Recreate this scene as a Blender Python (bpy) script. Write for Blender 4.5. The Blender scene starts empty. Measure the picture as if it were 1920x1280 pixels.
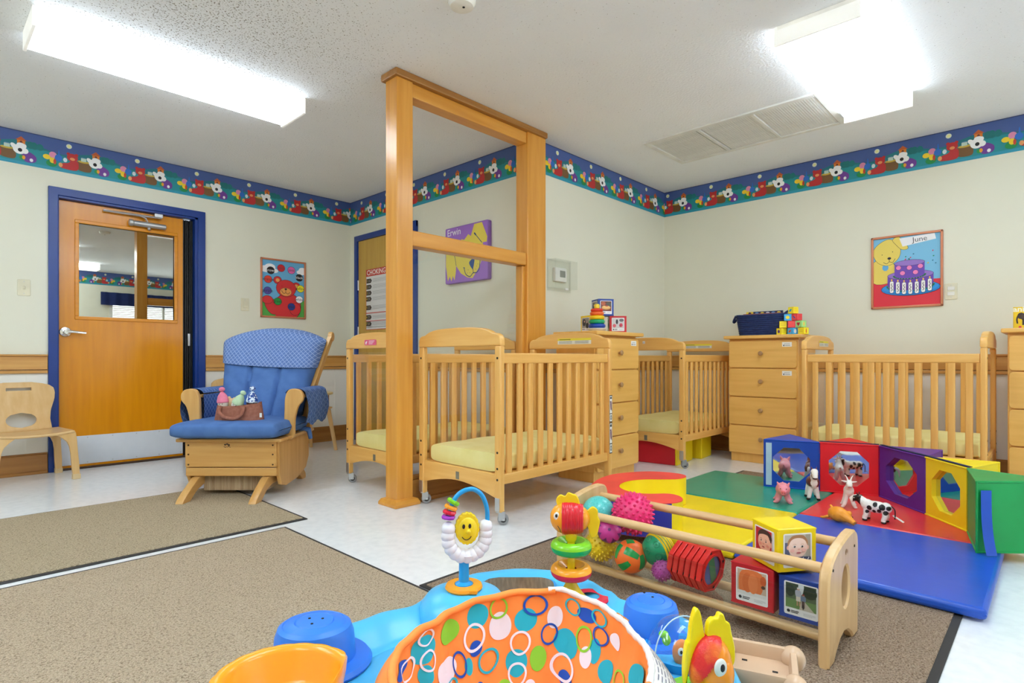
import bpy, bmesh, math, random
from mathutils import Matrix, Vector
from math import sin, cos, pi, radians, atan2, sqrt

# ------------------------------------------------------------------ camera, world, exposure
SC = bpy.context.scene
COL = SC.collection
cam_d = bpy.data.cameras.new('camera')
cam = bpy.data.objects.new('camera', cam_d)
COL.objects.link(cam)
cam.location = (0, 0, .828)
cam.rotation_euler = (pi / 2, 0, radians(-46.395))
cam_d.sensor_width = 36
cam_d.lens = 20.175
cam_d.shift_y = 32 / 1920
cam_d.clip_start = .02
SC.camera = cam
SC.view_settings.view_transform = 'Standard'
SC.view_settings.look = 'None'
SC.view_settings.gamma = 1
SC.view_settings.use_curve_mapping = False
SC.view_settings.exposure = 0.75
LAMP = 6.5                       # radiance of every ceiling lamp lens, seen from below
LAMP_SIDE = 4.5                  # the prismatic sides next to the tubes
LAMP_SIDE_FILL = 17.0            # lens sides of the out-of-view lamps, raised as added fill light
SC.cycles.diffuse_bounces = 8
SC.cycles.max_bounces = 16
SC.cycles.transparent_max_bounces = 24
world = bpy.data.worlds.new('daylight')
SC.world = world
world.use_nodes = True
_bg = world.node_tree.nodes['Background']
_bg.inputs[0].default_value = (.75, .86, 1, 1)
_bg.inputs[1].default_value = 3.0

day = bpy.data.lights.new('window_daylight', 'AREA')          # daylight entering by the rear window, thrown upwards by its blinds
day.shape = 'RECTANGLE'; day.size = 1.7; day.size_y = 1.0; day.energy = 8; day.color = (.82, .92, 1.0)
day_o = bpy.data.objects.new('window_daylight', day); COL.objects.link(day_o)
day_o.location = (3.5, -2.17, 1.36); day_o.rotation_euler = (radians(112), 0, 0)

R46 = radians(-46.395)           # things that face straight down the room diagonal

# ------------------------------------------------------------------ materials
def lin(c):
    return tuple(((v / 255) / 12.92 if v / 255 <= .04045 else ((v / 255 + .055) / 1.055) ** 2.4) for v in c) + (1,)

_M = {}
def mat(name, c, rough=.5, c2=None, scale=8., stretch=(1, 1, 1), bump=0., bscale=120., bdist=.002, metal=0., spec=.5,
        coat=0., detail=4., contrast=(.35, .65), sss=0., emit=0.):
    if name in _M: return _M[name]
    m = bpy.data.materials.new(name); m.use_nodes = True
    nt = m.node_tree; N = nt.nodes; L = nt.links
    p = N['Principled BSDF']
    p.inputs['Base Color'].default_value = lin(c)
    p.inputs['Roughness'].default_value = rough
    p.inputs['Metallic'].default_value = metal
    p.inputs['Specular IOR Level'].default_value = spec
    if coat:
        p.inputs['Coat Weight'].default_value = coat; p.inputs['Coat Roughness'].default_value = .12
    if emit:
        p.inputs['Emission Color'].default_value = lin(c); p.inputs['Emission Strength'].default_value = emit
    tc = N.new('ShaderNodeTexCoord')
    if c2 is None: c2 = tuple(max(0, v * .94) for v in c)
    mp = N.new('ShaderNodeMapping'); mp.inputs['Scale'].default_value = stretch
    L.new(tc.outputs['Object'], mp.inputs['Vector'])
    nz = N.new('ShaderNodeTexNoise'); nz.inputs['Scale'].default_value = scale; nz.inputs['Detail'].default_value = detail
    L.new(mp.outputs[0], nz.inputs['Vector'])
    rp = N.new('ShaderNodeValToRGB')
    rp.color_ramp.elements[0].position = contrast[0]; rp.color_ramp.elements[1].position = contrast[1]
    rp.color_ramp.elements[0].color = lin(c2); rp.color_ramp.elements[1].color = lin(c)
    L.new(nz.outputs['Fac'], rp.inputs[0]); L.new(rp.outputs[0], p.inputs['Base Color'])
    if bump:
        b2 = N.new('ShaderNodeTexNoise'); b2.inputs['Scale'].default_value = bscale; b2.inputs['Detail'].default_value = 3
        L.new(tc.outputs['Object'], b2.inputs['Vector'])
        bp = N.new('ShaderNodeBump'); bp.inputs['Strength'].default_value = bump; bp.inputs['Distance'].default_value = bdist
        L.new(b2.outputs['Fac'], bp.inputs['Height']); L.new(bp.outputs[0], p.inputs['Normal'])
    _M[name] = m
    return m

def flat(c, rough=.5):
    return mat('print_%d_%d_%d' % tuple(c), c, rough, c2=c)

def plastic(name, c, rough=.28):
    return mat(name, c, rough, scale=5, spec=.5)

def clear(name, tint=(.97, .98, .97), ior=1.45, rough=.02, gloss=1.):
    m = bpy.data.materials.new(name); m.use_nodes = True
    nt = m.node_tree; N = nt.nodes; L = nt.links
    N.remove(N['Principled BSDF'])
    t = N.new('ShaderNodeBsdfTransparent'); t.inputs[0].default_value = tint + (1,)
    g = N.new('ShaderNodeBsdfGlossy'); g.inputs['Roughness'].default_value = rough
    g.inputs['Color'].default_value = (gloss, gloss, gloss, 1)
    f = N.new('ShaderNodeFresnel'); f.inputs[0].default_value = ior
    ge = N.new('ShaderNodeNewGeometry')            # reflect on the outer faces only
    fr = N.new('ShaderNodeMath'); fr.operation = 'SUBTRACT'; fr.inputs[0].default_value = 1; L.new(ge.outputs['Backfacing'], fr.inputs[1])
    mu = N.new('ShaderNodeMath'); mu.operation = 'MULTIPLY'; L.new(f.outputs[0], mu.inputs[0]); L.new(fr.outputs[0], mu.inputs[1])
    x = N.new('ShaderNodeMixShader')
    L.new(mu.outputs[0], x.inputs[0]); L.new(t.outputs[0], x.inputs[1]); L.new(g.outputs[0], x.inputs[2])
    L.new(x.outputs[0], N['Material Output'].inputs[0])
    return m

def wood(name, c, c2, rough=.35, axis='z', coat=.15):
    s = {'x': (.6, 9, 9), 'y': (9, .6, 9), 'z': (9, 9, .6)}[axis]
    return mat(name + '_' + axis, c, rough, c2=c2, scale=3.2, stretch=s, detail=5, contrast=(.3, .72), coat=coat, bump=.04, bscale=60)

def W(base, axis):
    return {'crib': lambda: wood('crib_wood', (240, 192, 112), (226, 168, 84), .36, axis),
            'dresser': lambda: wood('dresser_wood', (238, 188, 104), (226, 172, 84), .4, axis),
            'maple': lambda: wood('amber_maple', (226, 162, 70), (208, 140, 50), .3, axis),
            'door': lambda: wood('door_veneer', (224, 146, 2), (210, 130, 0), .24, axis, .05),
            'door2': lambda: wood('closet_veneer', (204, 164, 72), (190, 148, 58), .4, axis),
            'rail': lambda: wood('rail_wood', (214, 164, 92), (192, 136, 66), .36, axis),
            'base': lambda: wood('baseboard_wood', (176, 124, 58), (150, 98, 40), .4, axis),
            'glider': lambda: wood('glider_wood', (218, 172, 104), (200, 148, 78), .34, axis),
            'birch': lambda: wood('birch_ply', (224, 188, 132), (212, 170, 108), .32, axis),
            'rack': lambda: wood('rack_birch', (228, 192, 142), (212, 170, 114), .3, axis)}[base]()

def M_wall():
    return mat('cream_wall_paint', (228, 227, 209), .6, c2=(225, 223, 205), scale=1.5, bump=.06, bscale=220, bdist=.0015)

def M_lower():
    return mat('white_wainscot_paint', (232, 232, 227), .5, c2=(229, 229, 223), scale=1.5, bump=.05, bscale=200)

def M_ceiling():
    m = mat('knockdown_ceiling', (240, 244, 248), .8, c2=(237, 241, 245), scale=2, bump=.55, bscale=75, bdist=.006)
    nt = m.node_tree; N = nt.nodes; L = nt.links
    p = N['Principled BSDF']
    tc = N['Texture Coordinate']
    # grey specks gathered round the far lamp
    ds = N.new('ShaderNodeVectorMath'); ds.operation = 'DISTANCE'; ds.inputs[1].default_value = (1.05, 3.0, 0)
    mp = N.new('ShaderNodeMapping'); mp.inputs['Scale'].default_value = (1, 1, 0)
    L.new(tc.outputs['Object'], mp.inputs[0]); L.new(mp.outputs[0], ds.inputs[0])
    rm = N.new('ShaderNodeMapRange'); rm.inputs['From Min'].default_value = .25; rm.inputs['From Max'].default_value = 1.25
    rm.inputs['To Min'].default_value = .078; rm.inputs['To Max'].default_value = -.05
    L.new(ds.outputs['Value'], rm.inputs[0])
    nz = N.new('ShaderNodeTexNoise'); nz.inputs['Scale'].default_value = 120; nz.inputs['Detail'].default_value = 2
    L.new(tc.outputs['Object'], nz.inputs[0])
    ad = N.new('ShaderNodeMath'); L.new(nz.outputs['Fac'], ad.inputs[0]); L.new(rm.outputs[0], ad.inputs[1])
    rp = N.new('ShaderNodeValToRGB'); rp.color_ramp.elements[0].position = .655; rp.color_ramp.elements[1].position = .72
    L.new(ad.outputs[0], rp.inputs[0])
    mx = N.new('ShaderNodeMix'); mx.data_type = 'RGBA'
    src = p.inputs['Base Color'].links[0].from_socket
    L.new(rp.outputs[0], mx.inputs[0]); L.new(src, mx.inputs[6]); mx.inputs[7].default_value = lin((128, 124, 118))
    L.new(mx.outputs[2], p.inputs['Base Color'])
    return m

def M_floor():
    m = mat('white_vinyl_floor', (236, 240, 243), .16, c2=(226, 231, 235), scale=24, detail=6, contrast=(.3, .6), bump=.02, bscale=9, bdist=.004, spec=.6)
    return m

def M_carpet(name, c, c2):
    m = mat(name, c, .95, c2=c2, scale=230, detail=4, contrast=(.32, .62), bump=1., bscale=150, bdist=.02, spec=.1)
    nt = m.node_tree; N = nt.nodes; L = nt.links; pr = N['Principled BSDF']
    src = pr.inputs['Base Color'].links[0].from_socket
    mp = N.new('ShaderNodeMapping'); mp.inputs['Scale'].default_value = (1, 1, 1)
    L.new(N['Texture Coordinate'].outputs['Object'], mp.inputs[0])
    nz = N.new('ShaderNodeTexNoise'); nz.inputs['Scale'].default_value = 135; nz.inputs['Detail'].default_value = 2.5; L.new(mp.outputs[0], nz.inputs[0])
    rp = N.new('ShaderNodeValToRGB'); rp.color_ramp.elements[0].position = .34; rp.color_ramp.elements[1].position = .47
    rp.color_ramp.elements[0].color = (.62, .58, .55, 1); rp.color_ramp.elements[1].color = (1, 1, 1, 1); L.new(nz.outputs['Fac'], rp.inputs[0])
    mx = N.new('ShaderNodeMix'); mx.data_type = 'RGBA'; mx.blend_type = 'MULTIPLY'; mx.inputs[0].default_value = 1
    L.new(src, mx.inputs[6]); L.new(rp.outputs[0], mx.inputs[7]); L.new(mx.outputs[2], pr.inputs['Base Color'])
    return m

def M_lattice(name, c, line, p=.022, w=.13, soft=.9, ax=(0, 2)):
    m = mat(name, c, soft, scale=30, bump=.2, bscale=300, spec=.2)
    nt = m.node_tree; N = nt.nodes; L = nt.links
    pr = N['Principled BSDF']; src = pr.inputs['Base Color'].links[0].from_socket
    sx = N.new('ShaderNodeSeparateXYZ'); L.new(N['Texture Coordinate'].outputs['Object'], sx.inputs[0])
    def chain(op):
        a = N.new('ShaderNodeMath'); a.operation = op
        L.new(sx.outputs[ax[0]], a.inputs[0]); L.new(sx.outputs[ax[1]], a.inputs[1])
        d = N.new('ShaderNodeMath'); d.operation = 'DIVIDE'; L.new(a.outputs[0], d.inputs[0]); d.inputs[1].default_value = p * 1.414
        f = N.new('ShaderNodeMath'); f.operation = 'FRACT'; L.new(d.outputs[0], f.inputs[0])
        l = N.new('ShaderNodeMath'); l.operation = 'LESS_THAN'; L.new(f.outputs[0], l.inputs[0]); l.inputs[1].default_value = w
        return l
    a, b = chain('ADD'), chain('SUBTRACT')
    o = N.new('ShaderNodeMath'); o.operation = 'MAXIMUM'; L.new(a.outputs[0], o.inputs[0]); L.new(b.outputs[0], o.inputs[1])
    mx = N.new('ShaderNodeMix'); mx.data_type = 'RGBA'
    L.new(o.outputs[0], mx.inputs[0]); L.new(src, mx.inputs[6]); mx.inputs[7].default_value = lin(line)
    L.new(mx.outputs[2], pr.inputs['Base Color'])
    return m

# ------------------------------------------------------------------ mesh builder
_boxcache = {}
def _box(sx, sy, sz, bev, seg):
    k = (round(sx, 5), round(sy, 5), round(sz, 5), round(bev, 5), seg)
    if k not in _boxcache:
        bm = bmesh.new(); bmesh.ops.create_cube(bm, size=1)
        for v in bm.verts: v.co = Vector((v.co.x * sx, v.co.y * sy, v.co.z * sz))
        if bev > 0:
            bmesh.ops.bevel(bm, geom=list(bm.edges), offset=min(bev, .49 * min(sx, sy, sz)), segments=seg, profile=.5, affect='EDGES')
        bm.verts.index_update()
        _boxcache[k] = ([v.co.copy() for v in bm.verts], [[v.index for v in f.verts] for f in bm.faces])
        bm.free()
    return _boxcache[k]

def offset_poly(pts, d):
    n = len(pts); out = []
    A = sum(pts[i][0] * pts[(i + 1) % n][1] - pts[(i + 1) % n][0] * pts[i][1] for i in range(n))
    s = 1 if A > 0 else -1
    for i in range(n):
        a, b, c = pts[i - 1], pts[i], pts[(i + 1) % n]
        e1 = Vector((b[0] - a[0], b[1] - a[1])); e2 = Vector((c[0] - b[0], c[1] - b[1]))
        if e1.length < 1e-9 or e2.length < 1e-9: out.append(b); continue
        e1.normalize(); e2.normalize()
        nn = Vector((e1.y + e2.y, -e1.x - e2.x))
        if nn.length < 1e-6: out.append(b); continue
        nn.normalize(); k = max(.4, nn.dot(Vector((e1.y, -e1.x))))
        out.append((b[0] + s * nn.x * d / k, b[1] + s * nn.y * d / k))
    return out

def rrect(w, h, r, n=5, cx=0, cy=0):
    o = []
    for k, (sx, sy) in enumerate(((1, 1), (-1, 1), (-1, -1), (1, -1))):
        for i in range(n + 1):
            a = k * pi / 2 + i / n * pi / 2
            o.append((cx + sx * (w / 2 - r) + r * cos(a), cy + sy * (h / 2 - r) + r * sin(a)))
    return o

def ell(rx, ry, n=24, cx=0, cy=0, rot=0, a0=0, a1=2 * pi, closed=True):
    o = []; c, s = cos(rot), sin(rot)
    for i in range(n if closed else n + 1):
        a = a0 + (a1 - a0) * i / n
        x, y = rx * cos(a), ry * sin(a)
        o.append((cx + x * c - y * s, cy + x * s + y * c))
    return o

def smooth(pts, n=4, closed=False):
    P = [Vector(p) for p in pts]; o = []; m = len(P)
    for i in range(m if closed else m - 1):
        p1, p2 = P[i], P[(i + 1) % m]
        p0 = P[i - 1] if (closed or i) else p1
        p3 = P[(i + 2) % m] if (closed or i + 2 < m) else p2
        for k in range(n):
            t = k / n
            o.append(.5 * ((2 * p1) + (p2 - p0) * t + (2 * p0 - 5 * p1 + 4 * p2 - p3) * t * t + (3 * p1 - p0 - 3 * p2 + p3) * t ** 3))
    if not closed: o.append(P[-1])
    return o

def T(x=0, y=0, z=0, rx=0, ry=0, rz=0, s=1):
    return Matrix.Translation((x, y, z)) @ Matrix.Rotation(rz, 4, 'Z') @ Matrix.Rotation(ry, 4, 'Y') @ Matrix.Rotation(rx, 4, 'X') @ Matrix.Diagonal((s, s, s, 1))

# plane maps for prisms: 2D outline -> 3D
PL = {'xy': Matrix.Identity(4),
      'xz': Matrix(((1, 0, 0, 0), (0, 0, -1, 0), (0, 1, 0, 0), (0, 0, 0, 1))),     # (u,v,w) -> (u,-w,v)
      'yz': Matrix(((0, 0, 1, 0), (1, 0, 0, 0), (0, 1, 0, 0), (0, 0, 0, 1)))}      # (u,v,w) -> (w,u,v)

class B:
    def __init__(s, mt=None):
        s.v = []; s.f = []; s.fm = []; s.flat = set(); s.mats = []; s.cur = 0; s.M = Matrix.Identity(4)
        if mt: s.m(mt)
    def m(s, mt):
        if mt not in s.mats: s.mats.append(mt)
        s.cur = s.mats.index(mt); return s
    def add(s, vs, fs, M=None):
        k = len(s.v); MM = s.M @ M if M is not None else s.M
        s.v += [MM @ Vector(p) for p in vs]
        s.f += [[i + k for i in f] for f in fs]; s.fm += [s.cur] * len(fs)
        return s
    def box(s, c, size, bev=0, seg=2, M=None):
        v, f = _box(*size, bev, seg)
        if bev:
            for i, q in enumerate(f):
                if any(all(abs(abs(v[k][a]) - size[a] / 2) < 1e-6 and v[k][a] * v[q[0]][a] > 0 for k in q) for a in range(3)): s.flat.add(len(s.f) + i)
        return s.add(v, f, (M or Matrix.Identity(4)) @ Matrix.Translation(c) if M is not None else Matrix.Translation(c))
    def bx(s, x0, x1, y0, y1, z0, z1, bev=0, seg=2):
        return s.box(((x0 + x1) / 2, (y0 + y1) / 2, (z0 + z1) / 2), (abs(x1 - x0), abs(y1 - y0), abs(z1 - z0)), bev, seg)
    def tube(s, pts, r, n=10, closed=False, cap=True, M=None):
        P = [Vector(p) for p in pts]; m = len(P)
        rs = r if isinstance(r, (list, tuple)) else [r] * m
        vs = []; up = None
        for i in range(m):
            a = P[i - 1] if (i or closed) else P[i]; b = P[(i + 1) % m] if (i < m - 1 or closed) else P[i]
            t = (b - a)
            if t.length < 1e-9: t = Vector((0, 0, 1))
            t.normalize()
            if up is None: up = Vector((0, 0, 1)) if abs(t.z) < .9 else Vector((1, 0, 0))
            u = up - t * up.dot(t)
            if u.length < 1e-6: u = t.orthogonal()
            u.normalize(); w = t.cross(u); up = u
            for k in range(n):
                an = 2 * pi * k / n
                vs.append(P[i] + (u * cos(an) + w * sin(an)) * rs[i])
        fs = []
        for i in range(m if closed else m - 1):
            for k in range(n):
                a = i * n + k; b = i * n + (k + 1) % n; j = ((i + 1) % m) * n
                fs.append([a, b, j + (k + 1) % n, j + k])
        if cap and not closed:
            fs.append(list(range(n))[::-1]); fs.append([(m - 1) * n + k for k in range(n)])
        return s.add(vs, fs, M)
    def cyl(s, p0, p1, r, r1=None, n=16, M=None, bev=0):
        r1 = r if r1 is None else r1
        if bev:
            p0, p1 = Vector(p0), Vector(p1); d = (p1 - p0).normalized()
            return s.tube([p0, p0 + d * bev, p1 - d * bev, p1], [r - bev, r, r1, r1 - bev], n, M=M)
        return s.tube([p0, p1], [r, r1], n, M=M)
    def lathe(s, prof, n=24, M=None, sx=1, sy=1):
        vs = []; fs = []; idx = []
        for (r, z) in prof:
            if r < 1e-6: idx.append([len(vs)] * n); vs.append((0, 0, z))
            else:
                idx.append([len(vs) + k for k in range(n)])
                vs += [(r * cos(2 * pi * k / n) * sx, r * sin(2 * pi * k / n) * sy, z) for k in range(n)]
        for i in range(len(prof) - 1):
            for k in range(n):
                f = [idx[i][k], idx[i][(k + 1) % n], idx[i + 1][(k + 1) % n], idx[i + 1][k]]
                g = []
                for q in f:
                    if q not in g: g.append(q)
                if len(g) > 2: fs.append(g)
        return s.add(vs, fs, M)
    def sph(s, c, r, nu=20, nv=12, M=None):
        rr = r if isinstance(r, (list, tuple)) else (r, r, r)
        prof = [(sin(pi * i / nv), -cos(pi * i / nv)) for i in range(nv + 1)]
        prof[0] = (0, -1); prof[-1] = (0, 1)
        MM = (M or Matrix.Identity(4)) @ Matrix.Translation(c) @ Matrix.Diagonal((*rr, 1))
        return s.lathe(prof, nu, MM)
    def prism(s, pts, z0, z1, plane='xy', bev=0, M=None):
        pts = [(p[0], p[1]) for p in pts]
        n = len(pts)
        A = sum(pts[i][0] * pts[(i + 1) % n][1] - pts[(i + 1) % n][0] * pts[i][1] for i in range(n))
        if A < 0: pts = pts[::-1]
        if bev:
            lay = [(offset_poly(pts, -bev), z0), (offset_poly(pts, -bev * .3), z0 + bev * .3), (pts, z0 + bev),
                   (pts, z1 - bev), (offset_poly(pts, -bev * .3), z1 - bev * .3), (offset_poly(pts, -bev), z1)]
        else: lay = [(pts, z0), (pts, z1)]
        vs = [(p[0], p[1], z) for q, z in lay for p in q]; fs = []
        for i in range(len(lay) - 1):
            for k in range(n):
                fs.append([i * n + k, i * n + (k + 1) % n, (i + 1) * n + (k + 1) % n, (i + 1) * n + k])
        fs.append(list(range(n))[::-1]); fs.append([(len(lay) - 1) * n + k for k in range(n)])
        MM = PL[plane]; s.flat |= {len(s.f) + len(fs) - 1, len(s.f) + len(fs) - 2}
        return s.add(vs, fs, (M @ MM) if M is not None else MM)
    def ring(s, outer, inner, z0, z1, plane='xy', M=None):
        n = len(outer); assert n == len(inner)
        vs = [(p[0], p[1], z) for z in (z0, z1) for q in (outer, inner) for p in q]; fs = []
        for k in range(n):
            j = (k + 1) % n
            fs += [[k, n + k, n + j, j], [2 * n + k, 2 * n + j, 3 * n + j, 3 * n + k], [k, j, 2 * n + j, 2 * n + k], [n + k, 3 * n + k, 3 * n + j, n + j]]
        MM = PL[plane]
        return s.add(vs, fs, (M @ MM) if M is not None else MM)
    def surf(s, fn, nu, nv, cu=False, cv=False, M=None, flip=False):
        vs = []; fs = []
        for i in range(nu if cu else nu + 1):
            for j in range(nv if cv else nv + 1): vs.append(fn(i / nu, j / nv))
        w = nv if cv else nv + 1; h = nu if cu else nu + 1
        for i in range(nu):
            for j in range(nv):
                f = [i * w + j, ((i + 1) % h) * w + j, ((i + 1) % h) * w + (j + 1) % w, i * w + (j + 1) % w]
                fs.append(f[::-1] if flip else f)
        return s.add(vs, fs, M)
    def text(s, txt, size, M=None, align='CENTER', thick=0.):
        cu = bpy.data.curves.new('lettering', 'FONT'); cu.body = txt; cu.size = size; cu.align_x = align; cu.align_y = 'CENTER'
        cu.offset = thick; cu.resolution_u = 2
        o = bpy.data.objects.new('lettering', cu); COL.objects.link(o)
        me = bpy.data.meshes.new_from_object(o.evaluated_get(bpy.context.evaluated_depsgraph_get()))
        s.add([v.co.copy() for v in me.vertices], [list(p.vertices) for p in me.polygons], M)
        bpy.data.objects.remove(o); bpy.data.curves.remove(cu); bpy.data.meshes.remove(me)
        return s
    def mesh(s, name, angle=.55):
        me = bpy.data.meshes.new(name)
        me.from_pydata([tuple(v) for v in s.v], [], s.f)
        for mt in s.mats: me.materials.append(mt)
        me.polygons.foreach_set('material_index', s.fm)
        me.shade_smooth(); me.set_sharp_from_angle(angle=angle)
        for i in s.flat: me.polygons[i].use_smooth = False
        me.update(); return me
    def obj(s, name, parent=None, loc=(0, 0, 0), rot=(0, 0, 0), angle=.55, fix=False):
        me = s.mesh(name, angle)
        if fix:
            bm = bmesh.new(); bm.from_mesh(me); bmesh.ops.recalc_face_normals(bm, faces=bm.faces); bm.to_mesh(me); bm.free()
        return link(name, me, parent, loc, rot)

def link(name, me, parent=None, loc=(0, 0, 0), rot=(0, 0, 0)):
    o = bpy.data.objects.new(name, me); COL.objects.link(o)
    o.location = loc; o.rotation_euler = rot
    if parent: o.parent = parent
    return o

class Print(B):
    """flat artwork: coloured outlines laid one over the other, x right, y up, facing +z"""
    def __init__(s, eps=.00016): super().__init__(); s.z = 0; s.eps = eps; s.D = Matrix.Identity(4); s.clip = None
    def _up(s): s.z += s.eps; return s.D @ Matrix.Translation((0, 0, s.z))
    def p(s, col, pts):
        s.m(flat(col)); pts = [(q[0], q[1]) for q in pts]
        if s.clip:
            for ax, lim, sg in ((0, -s.clip[0], -1), (0, s.clip[0], 1), (1, -s.clip[1], -1), (1, s.clip[1], 1)):
                o = []
                for i in range(len(pts)):
                    a, b = pts[i - 1], pts[i]; da, db = sg * (lim - a[ax]), sg * (lim - b[ax])
                    if (da >= 0) != (db >= 0): k = da / (da - db); o.append((a[0] + (b[0] - a[0]) * k, a[1] + (b[1] - a[1]) * k))
                    if db >= 0: o.append(b)
                pts = o
                if len(pts) < 3: return s
        n = len(pts)
        A = sum(pts[i][0] * pts[(i + 1) % n][1] - pts[(i + 1) % n][0] * pts[i][1] for i in range(n))
        if A < 0: pts = pts[::-1]
        return s.add([(q[0], q[1], 0) for q in pts], [list(range(n))], s._up())
    def e(s, col, cx, cy, rx, ry=None, rot=0, n=22): return s.p(col, ell(rx, ry or rx, n, cx, cy, rot))
    def r(s, col, x0, y0, x1, y1): return s.p(col, [(x0, y0), (x1, y0), (x1, y1), (x0, y1)])
    def sm(s, col, pts, n=4): return s.p(col, smooth(pts, n, True))
    def o(s, col, pts, w, line=(25, 22, 28), n=4):           # smooth shape with an outline
        q = smooth(pts, n, True); s.p(line, offset_poly([(a[0], a[1]) for a in q], w)); return s.p(col, q)
    def eo(s, col, cx, cy, rx, ry, w, line=(25, 22, 28), rot=0): s.e(line, cx, cy, rx + w, ry + w, rot); return s.e(col, cx, cy, rx, ry, rot)
    def l(s, col, pts, w, n=4):                              # brush line
        q = smooth(pts, n) if n > 1 else [Vector(a) for a in pts]
        L, Rr = [], []
        for i in range(len(q)):
            d = (q[min(i + 1, len(q) - 1)] - q[max(i - 1, 0)])
            if d.length < 1e-9: continue
            d.normalize(); nn = Vector((-d.y, d.x)) * w / 2
            L.append(q[i] + nn); Rr.append(q[i] - nn)
        s.m(flat(col)); k = len(L)
        return s.add([(a[0], a[1], 0) for a in L + Rr], [[i, k + i, k + i + 1, i + 1] for i in range(k - 1)], s._up())
    def t(s, col, txt, size, x, y, rot=0, align='CENTER', thick=0., sx=1):
        s.m(flat(col)); return s.text(txt, size, s._up() @ T(x, y, 0, rz=rot) @ Matrix.Diagonal((sx, 1, 1, 1)), align, thick)

def thing(name, label, cat, loc=(0, 0, 0), rz=0, group=None):
    o = bpy.data.objects.new(name, None); COL.objects.link(o)
    o.location = loc; o.rotation_euler = (0, 0, rz); o.empty_display_size = .1
    o['label'] = label; o['category'] = cat
    if group: o['group'] = group
    return o

def tag(o, label, cat, group=None):
    o['label'] = label; o['category'] = cat
    if group: o['group'] = group
    return o

def struct(o): o['kind'] = 'structure'; return o

def dup(root, loc, rz, label=None, group=None):
    r = root.copy(); COL.objects.link(r); r.location = loc; r.rotation_euler = (0, 0, rz)
    if label: r['label'] = label
    if group: r['group'] = group
    for ch in list(root.children):
        c = ch.copy(); COL.objects.link(c); c.parent = r
        for g in list(ch.children):
            d = g.copy(); COL.objects.link(d); d.parent = c
    return r

def child(name, me, parent, M=None):
    o = bpy.data.objects.new(name, me); COL.objects.link(o); o.parent = parent
    if M is not None: o.matrix_local = M
    return o

def solidify(b, voxel):
    """fuse overlapping pieces into one continuous skin"""
    me = b.mesh('body'); o = bpy.data.objects.new('body', me); COL.objects.link(o)
    md = o.modifiers.new('r', 'REMESH'); md.mode = 'VOXEL'; md.voxel_size = voxel
    md2 = o.modifiers.new('s', 'SMOOTH'); md2.iterations = 3; md2.factor = .5
    out = bpy.data.meshes.new_from_object(o.evaluated_get(bpy.context.evaluated_depsgraph_get()))
    bpy.data.objects.remove(o); bpy.data.meshes.remove(me)
    out.materials.clear(); out.shade_smooth()
    return out

def paint(me, mats, fn):
    for m in mats: me.materials.append(m)
    me.polygons.foreach_set('material_index', [fn(p.center) for p in me.polygons])
    return me

# orientation of a print (x right, y up, +z out) on each wall
ON_A = Matrix(((1, 0, 0, 0), (0, 0, -1, 0), (0, 1, 0, 0), (0, 0, 0, 1)))      # faces -Y, right = +X
ON_B = Matrix(((0, 0, -1, 0), (-1, 0, 0, 0), (0, 1, 0, 0), (0, 0, 0, 1)))     # faces -X, right = -Y
def at(x, y, z, O): return Matrix.Translation((x, y, z)) @ O
# ================================================================== THE ROOM
H = 2.44
YA, XB, YC, XD = 5.32, 3.155, 2.78, 5.07
X0, Y0 = -2.7, -2.22
BLUE = mat('door_frame_blue', (10, 56, 140), .32, c2=(8, 50, 128), scale=3)
CHROME = mat('chrome', (225, 225, 225), .12, metal=1.)
STEEL = mat('brushed_steel', (200, 202, 204), .34, metal=.9)
BLACK = mat('black_rubber', (16, 16, 18), .5)
DARK = mat('dark_gap', (22, 18, 16), .7)
WHITE = mat('white_plastic', (236, 235, 228), .4)
IVORY = mat('ivory_plastic', (226, 220, 192), .4)
RUBBER = mat('mat_edge_rubber', (50, 48, 48), .7)

b = B(M_floor()); b.bx(X0 - .1, XD + .1, Y0 - .1, YA + .3, -.1, 0)
struct(b.obj('floor'))
b = B(M_ceiling()); b.bx(X0 - .1, XD + .1, Y0 - .1, YA + .3, H, H + .1)
struct(b.obj('ceiling'))
DX0, DX1, DZ = .745, 1.70, 2.03
b = B(M_wall())
b.bx(X0, DX0, YA, YA + .12, 0, H).bx(DX1, XB + .12, YA, YA + .12, 0, H).bx(DX0, DX1, YA, YA + .12, DZ, H)
struct(b.obj('wall_left'))
b = B(M_wall()); b.bx(XB, XB + .12, YC, YA + .12, 0, H); struct(b.obj('wall_back'))
b = B(M_wall()); b.bx(XB + .12, XD + .12, YC, YC + .12, 0, H); struct(b.obj('wall_middle'))
b = B(M_wall()); b.bx(XD, XD + .12, Y0, YC, 0, H); struct(b.obj('wall_right'))
b = B(M_wall()); b.bx(X0 - .12, X0, Y0 - .12, YA + .12, 0, H); struct(b.obj('wall_rear'))
WX0, WX1, WZ0, WZ1 = 2.65, 4.35, .85, 1.86
b = B(M_wall())
b.bx(X0, WX0, Y0 - .12, Y0, 0, H).bx(WX1, XD + .12, Y0 - .12, Y0, 0, H).bx(WX0, WX1, Y0 - .12, Y0, 0, WZ0).bx(WX0, WX1, Y0 - .12, Y0, WZ1, H)
struct(b.obj('wall_front'))
# dark sheet standing in for the unlit corridor behind the left door
b = B(DARK); b.bx(DX0 - .02, DX1 + .02, YA + .45, YA + .5, 0, 2.1); struct(b.obj('trim_corridor'))

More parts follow.
